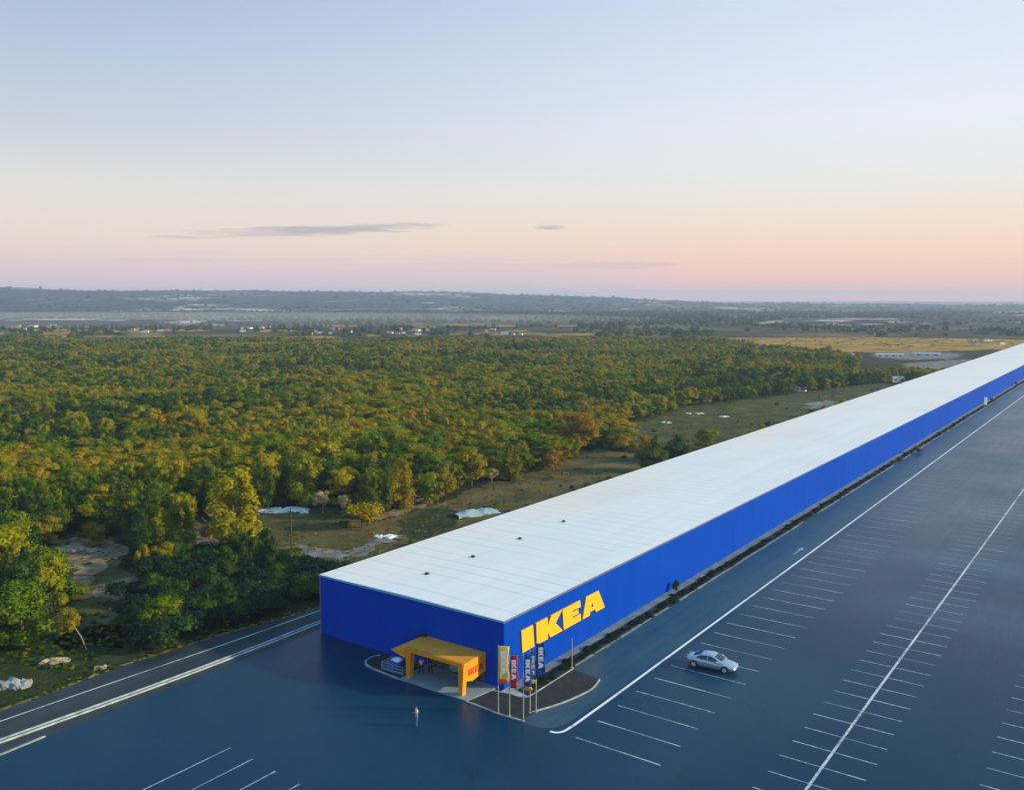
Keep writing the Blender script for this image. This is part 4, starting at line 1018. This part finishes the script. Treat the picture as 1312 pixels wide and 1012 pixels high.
# dark bushes filling the belt between the meadow and the road, and the strip behind the store
BELT = [(165, 800), (190, 738), (262, 716), (330, 722), (385, 728), (425, 730), (425, 772), (340, 790), (250, 825), (180, 850)]
nb = 0
for yy_ in np.arange(-34, 66, 2.5):
    for xx_ in np.arange(-62, -27.5, 2.5):
        x = xx_+random.uniform(-.9, .9); y = yy_+random.uniform(-.9, .9); q = pix((x, y, 0))
        inb = inpoly(q, BELT) and x < -35.4+max(0, (y+10)*.10)
        back = y > 14 and -30.5 < x < -27.2 and random.random() < .8
        if not (inb or back) or nb > 150: continue
        nb += 1; sc = random.uniform(1.0, 1.75) if inb else random.uniform(.5, .9); wx = random.uniform(.9, 1.25); k = random.choice(['b2', 'h1', 'h1', 'h1', 'b2'])
        hd_ = f"{'big' if sc > 1.45 else 'small' if sc < 1.1 else 'medium'} {'broad' if wx > 1.13 else 'slim' if wx < .99 else 'round'} {'green' if k == 'b1' else 'dark green' if k == 'b2' else 'blackish'} bush"
        lab = hd_+' '+where_is(q[0], q[1]-8, hd_)
        tree(k, x, y, sc, random.uniform(0, 6.28), 'bush', lab, 'bush', lab.replace('bush', 'bushes', 1), sxy=wx)
print('belt bushes', nb)
def scatter(name, pts, keys, label, cat, trunks=True):
    """one object: points that carry a plant each"""
    for k in keys:
        if k not in FIRST: tree(k, -60-random.random()*20, 70, .8, 0, 'broadleaf_tree', 'green tree within the forest behind the brown meadow', 'tree', 'trees behind the meadow')
    me = bpy.data.meshes.new(name); me.vertices.add(len(pts)); me.vertices.foreach_set('co', np.array([p[:3] for p in pts], dtype=np.float32).ravel())
    a = me.attributes.new('scl', 'FLOAT_VECTOR', 'POINT'); a.data.foreach_set('vector', np.array([(p[3], p[3], p[4]) for p in pts], dtype=np.float32).ravel())
    a = me.attributes.new('rot', 'FLOAT_VECTOR', 'POINT'); a.data.foreach_set('vector', np.array([(0, 0, p[5]) for p in pts], dtype=np.float32).ravel())
    for i, k in enumerate(keys):
        a = me.attributes.new('is_'+k, 'BOOLEAN', 'POINT'); a.data.foreach_set('value', np.array([p[6] == k for p in pts], dtype=bool))
    ng = bpy.data.node_groups.new(name, 'GeometryNodeTree'); ng.interface.new_socket('Geometry', in_out='INPUT', socket_type='NodeSocketGeometry'); ng.interface.new_socket('Geometry', in_out='OUTPUT', socket_type='NodeSocketGeometry')
    gi = ng.nodes.new('NodeGroupInput'); go = ng.nodes.new('NodeGroupOutput'); jn = ng.nodes.new('GeometryNodeJoinGeometry')
    at_ = {}
    for nm in ('scl', 'rot'):
        n = ng.nodes.new('GeometryNodeInputNamedAttribute'); n.data_type = 'FLOAT_VECTOR'; n.inputs['Name'].default_value = nm; at_[nm] = n.outputs['Attribute']
    for k in keys:
        sel = ng.nodes.new('GeometryNodeInputNamedAttribute'); sel.data_type = 'BOOLEAN'; sel.inputs['Name'].default_value = 'is_'+k
        for ob in (FIRST[k] if trunks else FIRST[k][:1]):
            oi = ng.nodes.new('GeometryNodeObjectInfo'); oi.inputs['Object'].default_value = ob; oi.inputs['As Instance'].default_value = True
            ip = ng.nodes.new('GeometryNodeInstanceOnPoints'); L_ = ng.links.new
            L_(gi.outputs[0], ip.inputs['Points']); L_(sel.outputs['Attribute'], ip.inputs['Selection']); L_(oi.outputs['Geometry'], ip.inputs['Instance'])
            L_(at_['rot'], ip.inputs['Rotation']); L_(at_['scl'], ip.inputs['Scale']); L_(ip.outputs[0], jn.inputs[0])
    ng.links.new(jn.outputs[0], go.inputs[0])
    o = bpy.data.objects.new(name, me); col.objects.link(o); md = o.modifiers.new('plants', 'NODES'); md.node_group = ng
    return tag(o, label, cat, kind='stuff')
ALLK = ['g1', 'g2', 'g3', 'g4', 'd1', 'd2', 'y1', 'y2', 'o1', 'c1', 'b1', 'b2']
scatter('forest', bulk, ALLK, 'continuous green and golden forest stretching away to the hazy plain', 'forest')
print('forest trees', len(FOREST), 'bulk', len(bulk))

# scrub in the clearings and on the verge
sc_pts = []
for x, y in SCRUB: sc_pts.append((x, y, 0., random.uniform(.25, .6), random.uniform(.25, .6), random.uniform(0, 6), random.choice(['b1', 'b2', 'b1'])))
for poly, n in ((CL_E, 2600), (CL_A, 3200), (CL_B, 1500), (CL_C, 500)):
    xs = [p[0] for p in poly]; ys = [p[1] for p in poly]; k = 0
    while k < n:
        q = (random.uniform(min(xs), max(xs)), random.uniform(min(ys), max(ys))); k += 1
        if not inpoly(q, poly): continue
        P = at(*q)
        if P.x > -25.2-9.8*(P.y < 22): continue
        if fbm(P.x, P.y, 14, 2, 8.) < -.05: continue
        s = random.uniform(.05, .2); sc_pts.append((P.x, P.y, -.1, s, s*random.uniform(.5, 1), random.uniform(0, 6), random.choice(['b1', 'b2', 'b2', 'b1', 'b2', 'y3'] if poly is not CL_E else ['b1', 'b2', 'b2'])))
for i in range(900):
    k = random.randrange(len(outer)-1); u = random.random(); ex = outer[k][0]+(outer[k+1][0]-outer[k][0])*u; ey = outer[k][1]+(outer[k+1][1]-outer[k][1])*u
    if ey < -60: continue
    s_ = random.uniform(.05, .17); sc_pts.append((ex-abs(random.gauss(.1, .7)), ey, -.08, s_, s_*.6, random.uniform(0, 6), random.choice(['b1', 'b2', 'b2'])))
scatter('undergrowth', sc_pts, ['b1', 'b2', 'y3'], 'low scrub and weeds over the meadows and road verge', 'undergrowth', False)

# hedge strip along the store wall
hp = []; y = 1.5
while y < 760:
    s = random.uniform(.26, .42); hp.append((1.85+random.uniform(-.3, .3), y, -.15, s, s*random.uniform(.4, .6), random.uniform(0, 6), 'h1')); y += random.uniform(.35, .8)*(1+y/150)
scatter('hedge', hp, ['h1'], 'dark low ground cover planted along the blue side wall', 'ground cover', False)

# distant woodland on the plain and the hills
far = []
for D in np.arange(700, 2600, 15):
    for s in np.arange(-D*.66, D*.66, 13):
        x = CAM[0]+F0.x*D+RT.x*s+random.uniform(-9, 9); y = CAM[1]+F0.y*D+RT.y*s+random.uniform(-9, 9)
        if x > -40 and x < 40: continue
        q = pix((x, y, 0)); n = fbm(x, y, 170, 3, 2.2)+.25*fbm(x, y, 1000, 2, 4.)
        gold = q[0] > 650 and 431 < q[1] < 452
        if gold and (random.random() < .3 or (q[0] > 1030 and q[1] > 449)): continue
        if not gold and n < -.06+random.uniform(-.1, .1): continue
        if 409 < q[1] < 440 and any(inpoly((q[0], q[1]+d_), f_) for f_ in FLD for d_ in (0, -2)): continue
        s_ = random.uniform(.5, 1.05)*(1+max(0, D-1200)/2500)
        far.append((x, y, -.5, s_*(1.5 if not gold else .8), s_*(.8 if not gold else .16), random.uniform(0, 6), random.choice(['y1', 'y1', 'y2'] if gold else (['d1', 'd2', 'g1', 'd1', 'g4', 'd2'] if D < 950 else ['d1', 'd2', 'h1', 'h1']))))
for _ in range(16000):
    v = HILLV[random.randrange(len(HILLV))]
    dr = math.hypot(v[0]-CAM[0], v[1]-CAM[1])
    if v[2] < 3 or dr > 4700: continue
    x = v[0]+random.uniform(-40, 40); y = v[1]+random.uniform(-40, 40)
    if fbm(x, y, 300, 3, 6.) < -.05: continue
    s_ = random.uniform(.9, 1.8); far.append((x, y, v[2]-3.5, s_*2.2, s_*.8, random.uniform(0, 6), random.choice(['d1', 'd2', 'h1', 'h1'])))
scatter('distant_woodland', far, ['h1', 'd1', 'd2', 'g1', 'g4', 'y1', 'y2', 'o1'], 'hazy blue green woodland over the far plain and hills', 'woodland', False)
print('far', len(far))

# ------------------------------------------------------------------ small things in the land
M_rock = noisy('pale_rock', (.24, .17, .11), (.50, .38, .27), 1.5, .9, bumpd=.1); M_wrock = noisy('white_rubble', (.55, .53, .50), (.9, .88, .85), 2., .8)
M_grock = noisy('grey_rock', (.16, .17, .18), (.36, .37, .38), 1.5, .9)
def rock(name, fx, fy, wpx, hpx, m_, label, cat='rock', n=7, seed=0):
    P = at(fx, fy); D = (P-Vector(CAM)).dot(FW); w = wpx*D/FOC; h = hpx*D/FOC; rs = random.Random(seed+fx)
    bm = bmesh.new()
    for k in range(n):
        sz = min(w*rs.uniform(.25, .42), h*rs.uniform(.8, 1.7)); u_ = rs.uniform(-.46, .46); mat_ = Matrix.Translation((RT*(u_*w)+F0*((rs.uniform(-.22, .22)+.12*math.sin(u_*9))*w*.6)+Vector((0, 0, h*.1))))@Matrix.Rotation(rs.uniform(0, 3), 4, 'Z')@Matrix.Diagonal((sz*1.5, sz*.9, h*rs.uniform(.5, 1.)*(1-abs(u_)), 1))
        r = bmesh.ops.create_icosphere(bm, subdivisions=2, radius=.6, matrix=mat_)
        for v in r['verts']: v.co += Vector((rs.uniform(-1, 1), rs.uniform(-1, 1), rs.uniform(-1, 1)))*h*.13
    me = bpy.data.meshes.new(name); bm.to_mesh(me); bm.free(); me.materials.append(m_)
    o = bpy.data.objects.new(name, me); col.objects.link(o); o.location = (P.x, P.y, 0); return tag(o, label, cat)
rock('rock_pile', 67, 846, 34, 9, M_rock, 'cream coloured rock pile on the verge beside the leaning sapling')
rock('rock', 131, 856, 16, 8, M_rock, 'small pale rock at the road edge right of the rock pile', n=3)
rock('rock', 184, 822, 10, 14, M_grock, 'grey boulder under the dark tree above the road', n=3)
rock('rock_pile', 12, 880, 44, 18, M_grock, 'blue grey rubble heap at the left edge beside the road')
rock('rubble_heap', 365, 654, 66, 7, M_wrock, 'white rubble heap spread across the brown meadow edge', 'rubble', 30)
rock('rock_pile', 100, 704, 50, 6, M_rock, 'pale rocky bank on the bare dirt clearing', n=30)
rock('rock_pile', 268, 700, 26, 16, M_rock, 'pale rocky mound on the sand slope', n=18)
rock('rubble_heap', 492, 688, 26, 6, M_wrock, 'white rubble by the near end of the footpath', 'rubble', 7)
rock('rubble_heap', 540, 641, 30, 4, M_wrock, 'white stones strung along the upper footpath', 'rubble', 7)
rock('rubble_heap', 890, 530, 24, 3, M_wrock, 'white heap at the left side of the far meadow', 'rubble', 6)
rock('rubble_heap', 928, 534, 16, 3, M_wrock, 'small white heap in the middle of the far meadow', 'rubble', 4)
rock('rubble_heap', 851, 542, 16, 4, M_wrock, 'grey white heap at the near left corner of the far meadow', 'rubble', 5)
# dry shrubs and a white sign by the store wall far along the driveway
for (fx, fy, lab) in ((1177, 580, 'brown dry shrub beside the driveway, nearer than the white sign'), (1272, 516, 'brown dry shrub just right of the white sign'), (1303, 494, 'grey brown shrub near the far end of the driveway')):
    P = at(fx, fy); t = tree('y3', P.x, P.y, .55, 1., 'dry_shrub', lab, 'shrub')
    for c in t.children:
        if c.name.startswith('crown'):
            c.data = c.data.copy(); c.data.materials.clear(); c.data.materials.append(L_brown)
b = MB(); b.box(-.06, .06, -.55, .55, .5, 3.1, bev=.02); t = empty('sign_post', (2.2, 277, 0), R(-50), 'white upright sign board beside the blue wall far along the driveway', 'sign'); b.build('board', M_sheet, t)
b = MB(); b.tube([(0, -.4, 0), (0, -.4, .6)], .05, 6); b.tube([(0, .4, 0), (0, .4, .6)], .05, 6); b.build('post', M_pole, t)
# teal clipped shrub at the wall
t = tree('b2', .75, 35.3, .62, .4, 'potted_shrub', 'dark teal shrub alone against the long blue wall', 'shrub'); t.scale = (.3, .3, .8)
# utility pole behind the meadow path
P = at(374, 716); t = empty('utility_pole', (P.x, P.y, 0), .3, 'thin dark pole standing in the brown meadow behind the store', 'pole')
b = MB(); b.tube([(0, 0, 0), (0, 0, 7.2)], [.11, .07], 8); b.build('pole', M_bark, t); b = MB(); b.box(-.5, .5, -.04, .04, 6.7, 6.8); b.build('crossarm', M_bark, t)
# long low blue shelter in the meadow
M_pvc = mat('pale_blue_film', (.26, .36, .42), .45)[0]
P = at(588, 664); Q = at(640, 656); d = (Q-P); L_ = d.length; rz = math.atan2(d.y, d.x)
b = MB(); vs = []; fs = []; n = 26; kk_ = 12
for i in range(n+1):
    u = i/n; hh = .25+.85*math.sin(math.pi*min(1, u*.9+.1))**.7*(.75+.5*mnoise.noise(Vector((u*5, 2, 0))))
    for k in range(kk_+1):
        a = math.pi*k/kk_; w_ = 1.2+.5*mnoise.noise(Vector((u*4, k*.3, 1.)))+.3*u
        vs.append((L_*u+.3*mnoise.noise(Vector((u*9, k*.5, 3.))), math.cos(a)*w_+1.+.5*mnoise.noise(Vector((u*3, 9, 0))), math.sin(a)*hh*(1+.35*mnoise.noise(Vector((u*8, k*.8, 7.))))))
for i in range(n):
    for k in range(kk_): q = i*(kk_+1)+k; fs.append((q, q+1, q+kk_+2, q+kk_+1))
b.add(vs, fs); o = b.build('tarpaulin', M_pvc); o.location = (P.x, P.y, -.03); o.rotation_euler = (0, 0, rz)
tag(o, 'long crumpled pale blue tarpaulin heap lying in the meadow behind the store roof', 'tarpaulin')

# far buildings
M_hw = mat('house_wall_pale', (.62, .56, .50), .8)[0]; M_hw2 = mat('house_wall_white', (.75, .74, .72), .8)[0]; M_hr = mat('house_roof_red', (.32, .12, .07), .8)[0]; M_hr2 = mat('house_roof_grey', (.36, .38, .40), .7)[0]; M_win = mat('house_window', (.03, .04, .05), .2)[0]
def house(fx, fy, wpx, hpx, roofm, wallm, label, cat='house', name='house', deep=.7, shed=False, rz=None, grp=None):
    P = at(fx, fy); D = (P-Vector(CAM)).dot(FW); w = wpx*D/FOC; h = max(hpx*D/FOC, 2.2); d = w*deep if not shed else w*.4; d = max(d, 4)
    t = empty(name, (P.x, P.y, 0), YAW+(rz if rz is not None else random.uniform(-.5, .5)), label, cat, grp)
    wh = h*.68; b = MB(); b.box(-w/2, w/2, -d/2, d/2, -.3, wh); wall = b.build('wall', wallm, t)
    b = MB(); o_ = .03*w
    b.add([(-w/2-o_, -d/2-o_, wh-.02), (w/2+o_, -d/2-o_, wh-.02), (w/2+o_, d/2+o_, wh-.02), (-w/2-o_, d/2+o_, wh-.02), (-w/2-o_, 0, h), (w/2+o_, 0, h)], [(0, 1, 5, 4), (3, 2, 5, 4), (0, 3, 4), (1, 2, 5), (0, 1, 2, 3)])
    b.build('roof', roofm, t)
    b = MB(); nw = max(2, int(w/4))
    for i in range(nw):
        x = -w/2+w*(i+.5)/nw; b.box(x-w/nw*.2, x+w/nw*.2, -d/2-.04, -d/2-.003, wh*.35, wh*.75)
    b.build('window', M_win, t)
H_ = [
 (1138, 457, 34, 4, M_hr2, M_hw2, 'long white shed left of the pale flat ground by the far roof', 'shed', 'shed'),
 (1188, 456, 30, 3.5, M_hr2, M_hw2, 'long white shed on the far pale flat behind the roof', 'shed', 'shed'),
 (1052, 454, 24, 3, M_hr2, M_hw2, 'white shed beyond the forest, leftmost of the white sheds', 'shed', 'shed'),
 (1085, 457, 18, 3, M_hr2, M_hw2, 'short white shed between two longer white sheds', 'shed', 'shed'),
 (1148, 489, 18, 7, M_hr2, M_hw, 'grey roofed building at the forest tip touching the store roof', 'building', 'building'),
 (1026, 501, 13, 3.5, M_hr2, M_hw2, 'small white hut in front of the forest at the far meadow', 'hut', 'hut'),
 (1262, 437, 14, 3, M_hr, M_hw, 'red roofed house highest on the far right beside the store roof', 'house', 'house'),
 (1246, 439, 9, 3, M_hr, M_hw, 'small red roofed house left of the highest one on the far right', 'house', 'house'),
 (1282, 441, 9, 3, M_hr, M_hw2, 'small red roofed white house nearest the store roof on the far right', 'house', 'house'),
 (835, 395, 26, 2.5, M_hr2, M_hw2, 'white complex shining alone on the hazy hillside right of centre', 'building', 'building'),
 (245, 448, 20, 3, M_hr, M_hw, 'pale red roofed building alone at the far edge of the forest on the left', 'building', 'building'),
]
for a in H_: house(*a, shed='shed' in a[6])
zones = [(40, 420, 8, 30), (200, 421, 5, 30), (330, 421, 9, 20), (420, 424, 8, 30), (520, 424, 9, 30), (640, 425, 6, 30)]
zn = ['far left', 'left above the forest', 'in the brightest far village', 'right of the far village', 'above the middle of the forest', 'behind the forest right of centre']
HW = ['red roofed', 'grey roofed', 'long white', 'low cream', 'small bright', 'narrow pale', 'wide pale', 'dim beige', 'squat white']
HL = {(z, i): f'tiny {HW[i % 9]} house {z}, on the hazy plain' for z in zn for i in range(9)}
HSPEC = {'red roofed': (5, 2.6, 1, 0), 'grey roofed': (5, 2.6, 0, 0), 'long white': (9, 2.2, 0, 1), 'low cream': (7, 1.8, 0, 0), 'small bright': (3.5, 2.2, 0, 1), 'narrow pale': (3, 3, 1, 0), 'wide pale': (8, 2.8, 1, 0), 'dim beige': (5, 2, 1, 0), 'squat white': (4.5, 1.9, 0, 1)}
for (x, y, n, sp), z in zip(zones, zn):
    for i in range(n):
        house(x+random.uniform(-sp, sp), y+random.uniform(-3, 5), HSPEC[HW[i % 9]][0], HSPEC[HW[i % 9]][1], M_hr if HSPEC[HW[i % 9]][2] else M_hr2, M_hw2 if HSPEC[HW[i % 9]][3] else M_hw, HL[(z, i)], 'house', 'house', grp=f'tiny pale houses {z}')

# ------------------------------------------------------------------ air
# valley mist: a low flat lens of denser air in front of the hills
bm = bmesh.new(); bmesh.ops.create_icosphere(bm, subdivisions=4, radius=1)
mc = F0*1500-RT*640
for v in bm.verts: v.co = Vector((CAM[0], CAM[1], 0))+mc+RT*(v.co.x*900)+F0*(v.co.y*430)+Vector((0, 0, 4+v.co.z*12))
me = bpy.data.meshes.new('mist'); bm.to_mesh(me); bm.free(); mo = bpy.data.objects.new('mist', me); col.objects.link(mo)
tag(mo, 'low pale mist lying in the valley in front of the hills on the left', 'mist', kind='stuff')
m = bpy.data.materials.new('mist_air'); m.use_nodes = True; t = m.node_tree; t.nodes.clear()
pv = nd(t, 'ShaderNodeVolumePrincipled'); pv.inputs['Color'].default_value = (.92, .92, 1., 1); pv.inputs['Density'].default_value = 6e-4
o = nd(t, 'ShaderNodeOutputMaterial'); t.links.new(pv.outputs[0], o.inputs['Volume']); me.materials.append(m)
HZ = True
if HZ:
    b = MB(); b.box(-9000, 9000, -9000, 9500, -6.5, 128.); hz = b.build('haze', [], kind='stuff')
    tag(hz, 'thin pale haze lying over the plain and hills', 'haze')
    m = bpy.data.materials.new('haze_air'); m.use_nodes = True; t = m.node_tree; t.nodes.clear()
    pv = nd(t, 'ShaderNodeVolumePrincipled'); pv.inputs['Color'].default_value = (.60, .74, 1.0, 1); pv.inputs['Density'].default_value = 1.7e-4; pv.inputs['Anisotropy'].default_value = .1
    o = nd(t, 'ShaderNodeOutputMaterial'); t.links.new(pv.outputs[0], o.inputs['Volume']); hz.data.materials.append(m)
